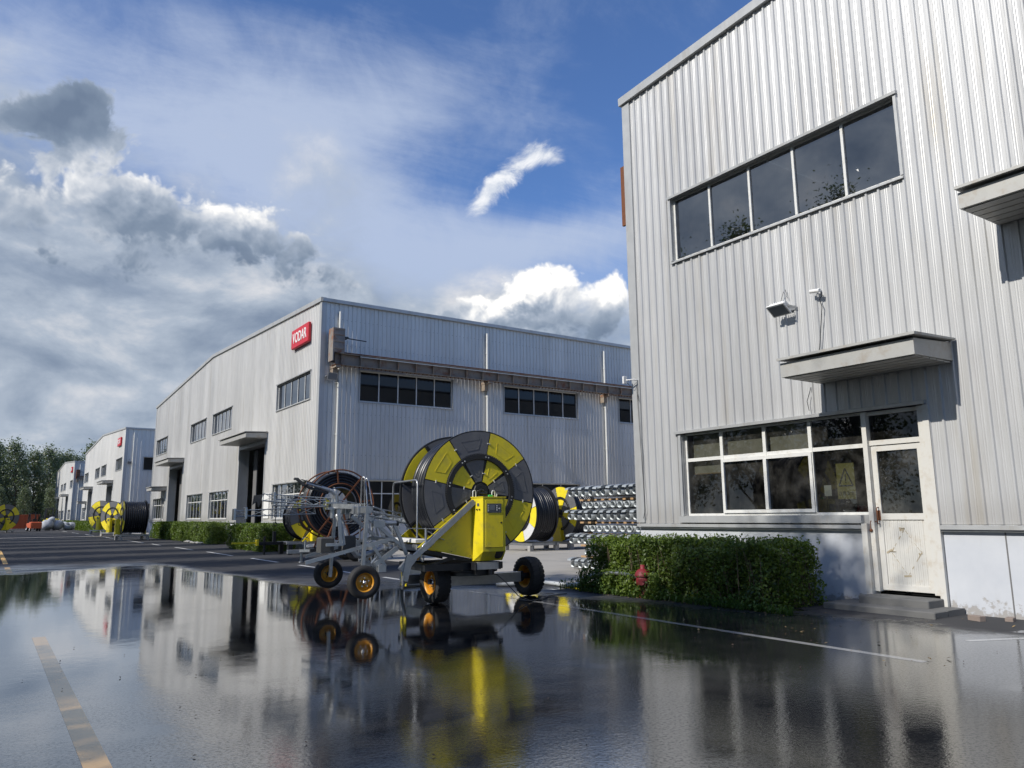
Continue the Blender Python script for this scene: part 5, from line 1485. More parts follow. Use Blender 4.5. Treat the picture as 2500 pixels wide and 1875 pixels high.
# ------------------------------------------------------------------ the other reel machines
def rusty_reel():
    R = empty('bare_hose_reel', (10.0, 25.45, 0), HERO_RZ)
    tag(R, 'bare hose reel with rust red spoked frame and black pipe left of the yellow machine', 'hose reel')
    Rr, w, cz = 1.17, 1.05, 1.92
    nt, d = 9, 1.0 / 9
    prof = [(0.62, -0.5)]
    for k in range(nt):
        for j in range(7):
            a = PI * j / 6
            prof.append((Rr * 0.93 - d * 0.5 + d * 0.5 * math.sin(a), -0.5 + d * (k + 0.5) - d * 0.5 * math.cos(a)))
    prof += [(0.62, 0.5)]
    # the outer face shows the windings as rings
    for r0 in (0.66, 0.75, 0.84, 0.93, 1.02):
        pass
    m = MB(); m.lathe(prof, 'y', (0, 0, cz), 56); m.build('hose_coil', M_HOSE, R)
    m = MB()
    for sd in (-1, 1):
        for r0 in (0.67, 0.765, 0.86, 0.955, 1.045):
            m.lathe([(r0 + 0.046 * math.cos(t), sd * 0.50 + 0.046 * math.sin(t)) for t in [2 * PI * k / 8 for k in range(9)]], 'y', (0, 0, cz), 56)
    m.build('hose_windings', M_HOSE, R)
    for sd in (-1, 1):
        y = sd * 0.585
        m = MB()
        for rr_, t in ((Rr, 0.026), (0.70, 0.02)):
            m.lathe([(rr_ + t * math.cos(a), y + t * math.sin(a)) for a in [2 * PI * k / 8 for k in range(9)]], 'y', (0, 0, cz), 64)
        rim = m.build('rim_ring', M_RUST, R)
        for k in range(8):
            a = 2 * PI * k / 8 + 0.12
            r_in = 0.10 if k % 4 == 1 else 0.68
            m = MB(); m.beam((-r_in * math.cos(a), y, cz + r_in * math.sin(a)), (-Rr * math.cos(a), y, cz + Rr * math.sin(a)), 0.05, 0.03, (0, 1, 0)); m.build('spoke', M_RUST, rim)
        m = MB()
        for rr_ in (0.60,):
            m.lathe([(0.56, y * 0.9), (0.60, y * 0.9), (0.60, y * 0.9 - sd * 0.02), (0.56, y * 0.9 - sd * 0.02)], 'y', (0, 0, cz), 40)
        m.build('bearing_ring', M_GALV, R)
    m = MB(); m.cyl((0, -0.7, cz), (0, 0.7, cz), 0.07, 14); m.build('reel_shaft', M_BLACK, R)
    m = MB(); m.lathe([(0.57, -0.5), (0.57, 0.5)], 'y', (0, 0, cz), 40); m.build('drum', M_BLACK, R)
    for sd in (-1, 1):
        y = 0.66 * sd
        for x in (0.55, -0.45):
            m = MB(); m.beam((0, y, cz), (x, y, 0.42), 0.07, 0.05); m.build('support_leg', M_RUST, R)
        m = MB(); m.bbox(-0.9, 1.0, y - 0.05, y + 0.05, 0.36, 0.46); m.build('side_rail', M_BLACK, R)
    m = MB(); m.bbox(0.55, 1.60, -0.09, 0.09, 0.30, 0.42, 0.01); m.beam((0.6, 0.5, 0.4), (1.2, 0.05, 0.38), 0.08, 0.08); m.beam((0.6, -0.5, 0.4), (1.2, -0.05, 0.38), 0.08, 0.08)
    tb = m.build('tow_bar', M_GALV, R)
    m = MB(); m.cyl((1.12, 0.0, 0.42), (1.12, 0.0, 0.0), 0.05, 10); m.lathe([(0.0, 0.0), (0.10, 0.0), (0.10, 0.02), (0.04, 0.03)], 'z', (1.12, 0.0, 0.0), 12); m.cyl((1.0, 0.0, 0.42), (1.0, 0.0, 0.72), 0.04, 10)
    m.tube([(1.0 + 0.13 * math.cos(a), 0.13 * math.sin(a) * 0.4, 0.70 + 0.13 * math.sin(a)) for a in [2 * PI * k / 12 for k in range(12)]], 0.010, 6, True); m.build('jack', M_GALV, tb)
    wheel(R, (-0.60, 0.62, 0.39), 0.39, 0.26, 1, M_RIMS, True, 'y')
    wheel(R, (-0.60, -0.62, 0.39), 0.39, 0.26, 1, M_RIMS, True, 'y')
    m = MB(); m.cyl((-0.6, -0.6, 0.39), (-0.6, 0.6, 0.39), 0.05, 10); m.build('axle', M_BLACK, R)
    return R
rusty_reel()
lad = empty('ladder_frame', (10.25, 23.2, 0), HERO_RZ)
tag(lad, 'pale steel A shaped rail frame right of the rust red reel', 'rail frame')
m = MB(); m.tube([(-0.10, 0.1, 0.05), (0.16, 0.05, 2.72), (0.20, 0.0, 2.78), (0.24, -0.06, 2.72), (0.14, -0.5, 0.05)], 0.026, 8); m.build('rail', M_GALV, lad)
m = MB(); m.tube([(-0.30, 0.3, 0.05), (0.10, 0.2, 2.66), (0.15, 0.16, 2.72), (0.20, 0.1, 2.66), (0.0, -0.3, 0.05)], 0.022, 8); m.build('rail', M_GALV, lad)
for z in (0.7, 1.3, 1.9):
    m = MB(); m.tube([(-0.1 + 0.1 * z, 0.09, z), (0.14 + 0.03 * z, -0.42 + 0.12 * z, z)], 0.015, 6); m.build('rung', M_GALV, lad)

def reel_machine(loc, rz, R, w, cz, mats, label, detail=1, phase=12.0, group='yellow hose reel machines', towbar=False, rail=False, box=True, plate=True):
    """reel on a low galvanised sledge frame: local +y is the gear side"""
    K = empty('hose_reel', loc, rz)
    tag(K, label, 'hose reel', group)
    reel(K, R, w, cz, mats, phase, detail)
    hw = w / 2
    base = cz - R
    fz = max(0.22, base - 0.02)
    for sd in (-1, 1):
        y = sd * (hw + 0.10)
        if plate:
            m = MB(); m.prism([(0.10, cz * 0.62), (-0.10, cz * 0.62), (-0.22, fz), (0.45, fz)], 'y', y - 0.03 * sd, y + 0.03 * sd); m.build('side_plate', M_YEL, K)
        m = MB(); m.bbox(-1.0, 1.1, y - 0.05, y + 0.05, fz - 0.10, fz, 0.008); m.build('side_rail', M_GALV, K)
    m = MB(); m.bbox(-0.9, -0.78, -hw - 0.05, hw + 0.05, fz - 0.095, fz - 0.005); m.bbox(0.85, 0.97, -hw - 0.05, hw + 0.05, fz - 0.095, fz - 0.005); m.build('cross_rail', M_GALV, K)
    for x in (-0.85, 0.95):
        for sd in (-1, 1):
            m = MB(); m.bbox(x - 0.09, x + 0.09, sd * (hw + 0.1) - 0.09, sd * (hw + 0.1) + 0.09, 0, fz - 0.10); m.build('foot', M_CONC if not towbar else M_BLACK, K)
    if box:
        m = MB(); m.bbox(-0.26, 0.14, hw + 0.14, hw + 0.40, fz + 0.02, cz - 0.12, 0.02); c = m.build('control_cabinet', M_YEL, K)
        m = MB(); m.bbox(-0.20, 0.08, hw + 0.402, hw + 0.412, fz + 0.15, cz - 0.2); m.build('cabinet_door', M_YEL, c)
        m = MB(); m.box(-0.16, 0.04, hw + 0.413, hw + 0.42, cz - 0.36, cz - 0.24); m.build('control_panel', M_LCD, c)
    if rail:
        y = hw + 0.2
        m = MB(); m.tube([(1.25, -hw, fz + 0.35), (1.25, -hw, cz + 0.02), (1.25, -hw + 0.05, cz + 0.06), (1.25, hw - 0.05, cz + 0.06), (1.25, hw, cz + 0.02), (1.25, hw, fz + 0.35)], 0.022, 8); m.build('guard_rail', M_GALV, K)
        m = MB(); m.beam((1.28, -hw - 0.35, fz + 0.55), (1.28, hw + 0.1, fz + 0.55), 0.05, 0.05); m.bbox(1.12, 1.34, -hw - 0.12, hw + 0.12, fz + 0.26, fz + 0.37); m.build('guide_beam', M_GALV, K)
        for sd in (-1, 1):
            m = MB(); m.beam((0.25, sd * (hw + 0.16), cz + 0.02), (1.45, sd * (hw + 0.16), fz - 0.05), 0.06, 0.08); m.build('ramp_arm', M_GALV, K)
        m = MB(); m.beam((1.33, 0.25 * hw, fz + 0.62), (1.45, 0.55 * hw, fz + 0.05), 0.06, 0.08); m.beam((1.33, 0.2 * hw, fz + 0.50), (1.33, 0.0, fz + 0.86), 0.04, 0.04); m.bbox(1.29, 1.37, -0.09, 0.05, fz + 0.84, fz + 0.98, 0.02); m.build('guide_head', M_PVC, K)
    if towbar:
        m = MB(); m.bbox(1.0, 2.0, -0.30, -0.16, fz - 0.12, fz, 0.008); m.build('tow_bar', M_BLACK, K)
        m = MB(); m.bbox(2.0, 2.10, -0.34, -0.12, fz - 0.14, fz + 0.10); m.beam((2.05, -0.23, fz - 0.03), (3.05, -0.23, fz - 0.02), 0.07, 0.07); m.build('tow_bar_end', M_YEL, K)
        m = MB(); m.cyl((1.75, -0.23, 0.0), (1.75, -0.23, fz + 0.22), 0.045, 10); m.lathe([(0, 0), (0.09, 0), (0.09, 0.02), (0.03, 0.02)], 'z', (1.75, -0.23, 0), 10); m.bbox(1.30, 1.42, -0.29, -0.17, fz, fz + 0.42); m.build('jack', M_BLACK, K)
        m = MB(); m.bbox(-0.5, 1.0, -0.45, 0.40, fz - 0.11, fz - 0.02); m.build('underframe', M_BLACK, K)
    return K

reel_machine((11.25, 31.6, 0), HERO_RZ + 0.10, 0.97, 0.95, 1.50, (M_YELP, M_GREY), 'smaller yellow and grey reel with yellow tipped tow bar behind the rust red reel', 1, 20, towbar=True)
RX = PI / 2
reel_machine((19.5, 27.0, 0), RX, 1.20, 1.15, 1.55, (M_YELP, M_WHITEP), 'yellow and white hose reel on the concrete yard, nearest the big yellow machine', 2, 60, box=False, plate=False)
reel_machine((21.75, 27.1, 0), RX, 1.20, 1.15, 1.55, (M_YELP, M_GREY), 'second reel on the concrete yard with yellow and grey disc, behind the steel pipes', 2, 60, box=False)
reel_machine((8.75, 61.0, 0), RX + 0.05, 1.20, 1.5, 1.62, (M_YELP, M_GREY), 'grey reel with guard rail across the road edge, front one of three far reels', 1, 30, rail=True)
reel_machine((9.7, 76.5, 0), RX + 0.62, 1.35, 1.2, 1.70, (M_YELP, M_GREY), 'middle one of three far reels with grey and yellow disc', 1, 20)
reel_machine((10.3, 90.5, 0), RX + 0.75, 1.50, 1.3, 1.90, (M_YELP, M_GREY), 'rearmost of three far reels with dark ring on its disc', 1, 8)
reel_machine((1.75, 112.0, 0), PI + 0.45, 1.55, 1.2, 1.85, (M_YELP, M_GREY), 'far yellow and grey reel at the left edge of the road', 1, 10)
reel_machine((-0.1, 108.0, 0), PI + 0.75, 1.5, 1.2, 1.80, (M_YELP, M_GREY), 'far reel cut by the left picture edge, with black ring', 1, 35, box=False)

# ------------------------------------------------------------------ stacked pipes
def pipes():
    L = 6.2
    def tube_mesh(coup):
        m = MB()
        r = 0.083
        if coup:
            prof = [(r * 0.98, L * 0.5), (r * 0.98, 0.0), (r * 1.10, 0.0), (r * 1.10, 0.22), (r * 1.02, 0.26), (r * 1.02, L), (r * 0.97, L)]
            m.lathe(prof, 'x', seg=18)
        else:
            m.lathe([(r * 0.96, L * 0.5), (r * 0.96, 0.0), (r * 1.03, 0.0), (r * 1.03, L), (r * 0.96, L)], 'x', seg=18)
            m.lathe([(r * 1.02, 0.03), (r * 1.24, 0.03), (r * 1.24, 0.065), (r * 1.02, 0.065)], 'x', seg=6, smooth=False)
        return m.mesh('steel_pipe', M_PIPE)
    tm = {True: tube_mesh(True), False: tube_mesh(False)}
    m = MB()
    m.prism([(-0.14, 0.105), (-0.12, 0.150), (-0.04, 0.178), (0.10, 0.195), (0.32, 0.175), (0.52, 0.098), (0.50, 0.088), (0.20, 0.100), (0.05, 0.115), (-0.06, 0.112)], 'y', -0.075, 0.075)
    hook = m.mesh('latch', M_PIPE)
    m = MB(); m.bbox(0.26, 0.33, -0.095, 0.095, -0.06, 0.11, 0.006); m.beam((0.05, 0.0, 0.10), (0.36, 0.0, 0.12), 0.05, 0.012)
    band = m.mesh('latch_band', M_PIPE)
    rows = [(0.13, 16.92, True, 'bottom'), (0.49, 16.36, False, 'second'), (0.79, 16.92, True, 'third'), (1.12, 16.36, False, 'fourth'), (1.44, 16.98, True, 'fifth'), (1.75, 16.42, False, 'sixth'), (2.08, 16.98, True, 'top')]
    ORD = ['first', 'second', 'third', 'fourth', 'fifth', 'sixth', 'seventh', 'eighth', 'ninth', 'tenth', 'eleventh']
    for z, y0, coup, nm in rows:
        for k in range(11):
            y = y0 - 0.297 * k + random.uniform(-0.015, 0.015)
            if y < 13.2: continue
            o = bpy.data.objects.new('steel_pipe', tm[coup])
            link(o)
            o.location = (13.6 + random.uniform(-0.03, 0.04) + (0.0 if coup else 0.04), y, z + random.uniform(-0.008, 0.008))
            o.rotation_euler = (random.uniform(-0.1, 0.1), 0, random.uniform(-0.006, 0.006))
            tag(o, '%s pipe from the left in the %s row of the galvanised stack, %s' % (ORD[k], nm, 'latched end' if coup else 'plain end'), 'pipe', 'galvanised pipes in the %s row' % nm)
            if coup:
                for me in (hook, band):
                    c = bpy.data.objects.new(me.name.split('.')[0], me); link(c, o)
    for z in (0.0, 0.29, 0.60, 0.925, 1.245, 1.56, 1.88):
        for x in (14.25, 17.0, 19.3):
            mb = MB(); mb.box(x - 0.05, x + 0.05, 13.2, 17.25, z, z + (0.035 if z < 0.2 else 0.05))
            o = mb.build('timber_spacer', M_WOOD)
            tag(o, 'timber lath %s of pipes, %s' % ({0.0: 'on the ground under the bottom row', 0.29: 'over the bottom row', 0.60: 'over the second row', 0.925: 'over the third row', 1.245: 'over the fourth row', 1.56: 'over the fifth row', 1.88: 'under the top row'}[z], {14.25: 'at the open pipe ends', 17.0: 'at mid length', 19.3: 'at the hidden far ends'}[x]), 'timber', 'timber laths in the pipe stack')
pipes()

# ------------------------------------------------------------------ hydrant and hoses
def hydrant():
    H = empty('fire_hydrant', (9.99, 10.38, -0.05), 0.6)
    H.scale = (1.08, 1.08, 1.0)
    tag(H, 'faded red fire hydrant at the end of the hedge by the nearest hall', 'hydrant')
    m = MB(); m.lathe([(0.13, 0.0), (0.13, 0.03), (0.085, 0.04), (0.08, 0.24), (0.10, 0.27), (0.115, 0.30), (0.115, 0.40), (0.10, 0.43)], 'z', seg=20); m.build('barrel', M_HYD, H)
    m = MB(); m.lathe([(0.135, 0.43), (0.140, 0.45), (0.132, 0.465), (0.12, 0.50), (0.09, 0.54), (0.045, 0.56), (0.04, 0.565), (0.038, 0.63), (0.0, 0.635)], 'z', seg=20); m.build('bonnet', M_HYD, H)
    for a in (0.9, 3.2, 5.2):
        d = Vector((math.cos(a), math.sin(a), 0))
        m = MB(); m.cyl(d * 0.08 + Vector((0, 0, 0.34)), d * 0.17 + Vector((0, 0, 0.34)), 0.045, 12); m.cyl(d * 0.17 + Vector((0, 0, 0.34)), d * 0.205 + Vector((0, 0, 0.34)), 0.058, 8); m.build('outlet_cap', M_HYD, H)
    return H
hydrant()
m = MB(); m.tube([(9.97, 10.5, 0.36), (9.95, 10.9, 0.40), (9.95, 11.25, 0.39), (9.98, 11.7, 0.33)], 0.036, 10); tag(m.build('connection_pipe', M_GALV), 'short steel pipe leaving the red hydrant', 'pipe')
m = MB(); m.tube([(10.0, 11.75, 0.33), (10.12, 12.35, 0.10), (10.14, 12.55, 0.07)], 0.05, 12); tag(m.build('drain_pipe', M_PVC), 'pale plastic pipe sloping out of the hedge to the ground', 'pipe')
m = MB(); m.tube([(10.14, 12.5, 0.06), (10.12, 12.9, 0.05), (10.2, 13.4, 0.045), (10.15, 13.9, 0.045), (9.75, 14.2, 0.045), (9.2, 14.35, 0.045), (8.5, 14.9, 0.045), (8.0, 15.15, 0.045), (7.52, 15.15, 0.045), (7.40, 14.98, 0.06), (7.34, 14.85, 0.22), (7.37, 14.65, 0.60)], 0.045, 10); tag(m.build('flat_hose', M_HOSEW), 'pale flat hose lying on the yard behind the axle of the yellow machine', 'hose')
m = MB(); m.tube([(9.15, 13.9, 0.05), (9.25, 13.75, 0.055), (9.7, 13.7, 0.055), (9.95, 13.8, 0.055), (9.9, 13.95, 0.055), (9.4, 14.0, 0.055)], 0.055, 10, True); tag(m.build('coiled_hose', M_HOSEW), 'folded pale hose loop on the ground between the two wheels', 'hose')

# ------------------------------------------------------------------ plants
def hedge(x0, x1, y0, y1, h, n, leaf, label, sparse=0.0, twigs=60):
    H = empty('hedge', ((x0 + x1) / 2, (y0 + y1) / 2, 0))
    tag(H, label, 'hedge', 'clipped hedges before the halls')
    cx, cy = (x0 + x1) / 2, (y0 + y1) / 2
    hx, hy = (x1 - x0) / 2, (y1 - y0) / 2
    # points near the outer faces, thinning inward, with an uneven outline
    P = rng.uniform(-1, 1, (n * 3, 3))
    P[:, 2] = rng.uniform(0.0, 1.0, n * 3)
    depth = np.minimum(np.minimum((1 - np.abs(P[:, 0])) * hx, (1 - np.abs(P[:, 1])) * hy), (1 - P[:, 2]) * h)
    keep = rng.random(n * 3) < 0.10 + 0.90 * np.exp(-depth / 0.16)
    keep &= ~((P[:, 2] < 0.22) & (rng.random(n * 3) < 0.55 * (0.22 - P[:, 2]) / 0.22))
    P = P[keep][:n]
    X = np.column_stack([P[:, 0] * hx, P[:, 1] * hy, P[:, 2] * h])
    wob = np.sin(X[:, 1] * 3.1 + 1) * 0.05 + np.sin(X[:, 1] * 7.7 + X[:, 2] * 3) * 0.035 + np.sin(X[:, 0] * 6 + X[:, 2] * 5 + X[:, 1] * 2) * 0.045
    X[:, 0] += wob * 1.2; X[:, 2] += wob * X[:, 2] * 0.9
    # clumps: drop leaves where a coarse noise is low
    cl = np.sin(X[:, 1] * 5.3 + np.sin(X[:, 2] * 6.1) * 1.5) * np.sin(X[:, 2] * 7.9 + np.sin(X[:, 0] * 5.0) * 1.2 + X[:, 1] * 2.0)
    X = X[rng.random(len(X)) > sparse * (0.5 - 0.5 * cl)]
    # shoots sticking out of the top
    ns = max(8, int(len(X) * 0.010))
    sx = rng.uniform(-hx, hx, ns); sy = rng.uniform(-hy, hy, ns)
    sh = np.concatenate([np.column_stack([sx + rng.normal(0, 0.015, ns), sy + rng.normal(0, 0.015, ns), h + t * rng.uniform(0.2, 1.0, ns)]) for t in (0.0, 0.03, 0.06, 0.09, 0.12, 0.15)])
    X = np.concatenate([X, sh])
    bias = np.column_stack([X[:, 0] / hx * 0.5 - 0.3, X[:, 1] / hy * 0.4, np.full(len(X), 0.8)])
    me = quads_mesh('foliage', leaf_quads(X, leaf, bias), M_LEAF_H)
    link(bpy.data.objects.new('foliage', me), H)
    m = MB()
    for k in range(twigs):
        bx, by = random.uniform(-hx * 0.9, hx * 0.9), random.uniform(-hy * 0.96, hy * 0.96)
        tx, ty = bx + random.uniform(-0.2, 0.2), by + random.uniform(-0.25, 0.25)
        tx = max(-hx, min(hx, tx)); ty = max(-hy, min(hy, ty))
        zt = h * random.uniform(0.75, 1.0)
        m.tube([(bx, by, 0), ((bx * 2 + tx) / 3 + random.uniform(-.03, .03), (by * 2 + ty) / 3, zt * 0.4), (tx, ty, zt)], [0.010, 0.007, 0.003], 4, caps=False)
    m.build('stems', M_TWIG, H, fix=False)['kind'] = 'stuff'
    m = MB(); m.box(-hx * 0.62, hx * 0.62, -hy * 0.93, hy * 0.93, 0.05, h * 0.80); 
    return H
hedge(10.0, 11.45, 7.68, 12.05, 0.97, 78000, 0.056, 'near clipped hedge with red hydrant in front of the nearest hall', 0.62, 520)
hedge(10.6, 11.7, 40.2, 47.5, 1.05, 16000, 0.075, 'dark clipped hedge with sunlit top before the big hall, right of the two far ones', 0.15, 40) if False else None
hedge(10.05, 11.7, 34.2, 40.0, 1.10, 45000, 0.075, 'sunlit clipped hedge behind the rust red reel at the corner of the big hall', 0.15, 40)
hedge(10.75, 11.75, 46.2, 65.5, 1.15, 60000, 0.085, 'long clipped hedge along the big hall left of its loading doors', 0.15, 50)
hedge(10.6, 11.75, 92.0, 126.0, 1.15, 40000, 0.13, 'far clipped hedge along the more distant hall', 0.1, 20)
hedge(10.6, 11.75, 134.0, 150.0, 1.2, 12000, 0.16, 'farthest low clipped hedge beside the farthest hall', 0.1, 10)

def weeds():
    Q = []
    for k in range(520):
        y = random.uniform(7.2, 12.7)
        x = 9.98 + random.gauss(-0.04, 0.07)
        if y > 11.9: x += random.uniform(-0.1, 0.5)
        for b in range(random.randint(3, 7)):
            a = random.uniform(0, 2 * PI); l = random.uniform(0.05, 0.20); lean = random.uniform(0.2, 0.9)
            d = np.array([math.cos(a), math.sin(a), 0]); s = np.array([-math.sin(a), math.cos(a), 0]) * 0.005
            p = np.array([x, y, 0.0]); q = p + d * l * lean * 0.5 + np.array([0, 0, l * 0.6]); t = p + d * l * lean + np.array([0, 0, l * 0.75])
            Q.append([p - s, p + s, q + s, q - s]); Q.append([q - s, q + s, t, t])
    me = quads_mesh('weeds', np.array(Q), M_LEAF_G)
    o = link(bpy.data.objects.new('weeds', me)); tag(o, 'grass and weeds at the foot of the near hedge', 'weeds', kind='stuff')
    n = 900
    P = np.column_stack([9.90 + rng.normal(0, 0.10, n), rng.uniform(7.2, 12.8, n), rng.uniform(0.02, 0.22, n)])
    me = quads_mesh('ground_cover', leaf_quads(P, 0.05, np.array([0, 0, 1.2])), M_LEAF_G)
    o = link(bpy.data.objects.new('ground_cover', me)); tag(o, 'low leafy ground cover along the hedge foot', 'ground cover', kind='stuff')
    n = 6500
    P = np.column_stack([9.92 + rng.normal(0, 0.06, n), rng.uniform(9.9, 12.1, n), rng.beta(1.3, 1.6, n) * 0.46])
    P = P[(np.sin(P[:, 1] * 9) + np.sin(P[:, 1] * 23 + P[:, 2] * 11) > -0.6) & ~((np.abs(P[:, 1] - 10.38) < 0.14) & (P[:, 2] > 0.27))]
    me = quads_mesh('shoots', leaf_quads(P, 0.05, np.array([-0.6, 0, 0.8])), M_LEAF_H)
    o = link(bpy.data.objects.new('shoots', me)); tag(o, 'leafy shoots growing round the red hydrant and its pipe', 'shoots', kind='stuff')
    n = 110
    P = np.column_stack([rng.uniform(7.4, 11.8, n), rng.uniform(4.0, 13.0, n), np.full(n, 0.016)])
    n2 = 160
    P2 = np.column_stack([9.85 + rng.normal(0, 0.18, n2), rng.uniform(7.0, 12.8, n2), np.full(n2, 0.02)])
    P3 = np.column_stack([rng.uniform(-1.0, 9.5, 150), 3.5 + rng.beta(1, 2.2, 150) * 16, np.full(150, 0.010)])
    me = quads_mesh('grit', leaf_quads(P3, 0.022, np.array([0, 0, 3.0]), 0.5), M_TWIG)
    o = link(bpy.data.objects.new('grit', me)); tag(o, 'dark bits of grit and twig lying on the wet yard', 'grit', kind='stuff')
    me = quads_mesh('fallen_leaves', leaf_quads(np.concatenate([P, P2]), 0.045, np.array([0, 0, 5.0]), 0.1), M_LEAF_D)
    o = link(bpy.data.objects.new('fallen_leaves', me)); tag(o, 'dry fallen leaves scattered on the wet asphalt', 'fallen leaves', kind='stuff')
    n = 45
    for k in range(0):
        pass
weeds()

def stones():
    for i in range(9):
        s = random.uniform(0.07, 0.14)
        m = MB(); m.ball((0, 0, s * 0.5), s, 8, (1, 1.3, 0.6))
        o = m.build('stone', M_CONC, None, (10.52 + random.uniform(-0.06, 0.06), 47.6 + i * 0.55, 0), random.uniform(0, 3))
        tag(o, '%s pale stone from the near end of the row under the long hedge' % ['first', 'second', 'third', 'fourth', 'fifth', 'sixth', 'seventh', 'eighth', 'ninth'][i], 'stone', 'pale stones under the long hedge')
stones()

def make_tree(name, label, h, spread, nclump, per, leaf, lean=(0, 0), base=0.12, poplar=True, group=None):
    T = empty(name, (0, 0, 0))
    tag(T, label, 'tree', group)
    m = MB()
    top = Vector((lean[0] * h, lean[1] * h, h * 0.93))
    tp = [Vector((lean[0] * h * t * t, lean[1] * h * t * t, h * 0.93 * t)) + Vector((random.uniform(-.1, .1), random.uniform(-.1, .1), 0)) * (t > 0) for t in (0, 0.15, 0.35, 0.6, 0.8, 1.0)]
    m.tube(tp, [h * 0.017, h * 0.014, h * 0.011, h * 0.007, h * 0.004, h * 0.0015], 8)
    cl = []
    for k in range(nclump):
        t = base + (1 - base) * (k + random.random()) / nclump
        zc = h * t
        rmax = spread * (math.sin(PI * min(1, 0.12 + 0.86 * t)) ** 0.7 if not poplar else (0.45 + 0.55 * math.sin(PI * (0.08 + 0.80 * t))) * (1.0 - 0.55 * max(0, t - 0.6) / 0.4))
        a = k * 2.4 + random.uniform(-0.5, 0.5)
        r = rmax * math.sqrt(random.uniform(0.05, 1.0))
        cxy = Vector((lean[0] * h * t * t, lean[1] * h * t * t, 0))
        c = cxy + Vector((r * math.cos(a) + lean[0] * 3, r * math.sin(a) + lean[1] * 3, zc))
        s0 = cxy + Vector((0, 0, max(0.5, zc - r * 1.3 - 0.3)))
        if k % 2 == 0:
            m.tube([s0, (s0 + c) / 2 + Vector((0, 0, -0.1)), c + Vector((0, 0, 0.4))], [h * 0.0045, h * 0.003, h * 0.001], 5, caps=False)
        cl.append((c, random.uniform(0.75, 1.25) * spread * 0.24))
    m.build('trunk', M_BARK, T, fix=False)
    Ps = []
    for c, s in cl:
        n = int(per * random.uniform(0.7, 1.3))
        q = rng.normal(size=(n, 3)) * np.array([s * 0.75, s * 0.75, s * 1.1])
        q[:, 0] += lean[0] * (q[:, 2]) * 2.0
        Ps.append(q + np.array(c))
    P = np.concatenate(Ps)
    P = P[P[:, 2] > h * base * 0.4]
    bias = np.array([lean[0] * 2, lean[1] * 2, 0.45])
    me = quads_mesh('crown', leaf_quads(P, leaf, bias), M_LEAF_T)
    link(bpy.data.objects.new('crown', me), T)
    return T

# row of tall trees on the other side of the road (outside the picture: they shade the yard and show in the panes)
row = make_tree('roadside_tree', 'tall roadside poplar on the far side of the road', 17.6, 2.6, 110, 150, 0.21, (0.01, 0.0), 0.16)
row2 = make_tree('roadside_tree', 'tall roadside poplar on the far side of the road', 16.6, 2.4, 95, 150, 0.21, (0.0, 0.02), 0.2)
tag(row, None, None, 'roadside trees beyond the road'); tag(row2, None, None, 'roadside trees beyond the road')
ys = [-16, -9.5, -3.5, 2.0, 8.2, 14.0, 20.5, 26.2, 32.5, 39.0, 45.5, 52, 59, 66, 73, 81, 89, 97]
for i, y in enumerate(ys):
    o = (row, row2)[i] if i < 2 else copy_tree((row, row2)[i % 2])
    o.location = (-10.3 + random.uniform(-0.9, 0.9), y + random.uniform(-0.6, 0.6), 0)
    s = random.uniform(0.93, 1.05)
    o.scale = (s, s, s)
    o.rotation_euler = (0, 0, random.uniform(0, 6.28))
    o['label'] = 'roadside poplar number %s along the far road edge, outside the picture' % 'one two three four five six seven eight nine ten eleven twelve thirteen fourteen fifteen sixteen seventeen eighteen'.split()[i]

# trees closing the end of the road
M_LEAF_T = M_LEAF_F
fa = make_tree('poplar_tree', 'x', 17.0, 3.0, 120, 60, 0.42, (-0.05, 0.0), 0.03)
fb = make_tree('poplar_tree', 'x', 16.0, 2.7, 110, 60, 0.42, (-0.03, 0.0), 0.03)
fc = make_tree('broadleaf_tree', 'x', 22.0, 4.0, 130, 60, 0.5, (0.01, 0.0), 0.12, False)
far = [(fa, -3.0, 186, 1.02), (fb, 1.2, 190, 1.05), (fa, 4.6, 186, 0.98), (fb, 8.0, 192, 0.97), (fa, 11.6, 203, 1.0), (fb, 14.5, 222, 1.08), (fa, 17.2, 228, 1.05), (fb, -7.5, 182, 1.0), (fa, 6.4, 212, 0.85), (fb, 2.0, 215, 0.9), (fc, 25.0, 262, 1.05), (fb, 20.5, 255, 1.2), (fa, -12, 188, 1.0), (fb, 10, 172, 0.45), (fa, 6.0, 172, 0.42), (fb, 2.0, 170, 0.45)]
used = set()
desc = ['wind bent poplar in the tree line at the left edge of the picture', 'poplar with ragged top just inside the left picture edge', 'tallest wind bent poplar above the far red forklift', 'poplar above the pile of grey bags', 'poplar right of the pile of bags in the tree line', 'poplar beside the farthest hall', 'poplar partly behind the farthest hall', 'poplar of the tree line beyond the left picture edge', 'shorter poplar filling the tree line behind', 'low poplar behind the left tree line', 'tall broadleaf tree rising behind the farthest halls', 'smaller tree peeping over the roof of the farthest hall', 'outermost poplar of the tree line', 'young bushy poplar under the tree line near the farthest hall', 'young bushy poplar under the middle of the tree line', 'young bushy poplar under the left of the tree line']
for i, (pr, x, y, s) in enumerate(far):
    if id(pr) in used: o = copy_tree(pr)
    else: o = pr; used.add(id(pr))
    o.location = (x, y, 0); o.scale = (s, s, s); o.rotation_euler = (0, 0, random.uniform(-0.5, 0.5))
    tag(o, desc[i], 'tree', 'trees closing the end of the road')
n = 14000
P = np.column_stack([rng.uniform(-40, 40, n), rng.uniform(236, 250, n), rng.beta(1.2, 1.8, n) * 9.0])
me = quads_mesh('far_wood', leaf_quads(P, 1.0, np.array([0, 0, 0.5])), M_LEAF_T)
tag(link(bpy.data.objects.new('far_wood', me)), 'dense undergrowth of the wood behind the tree line', 'wood', kind='stuff')

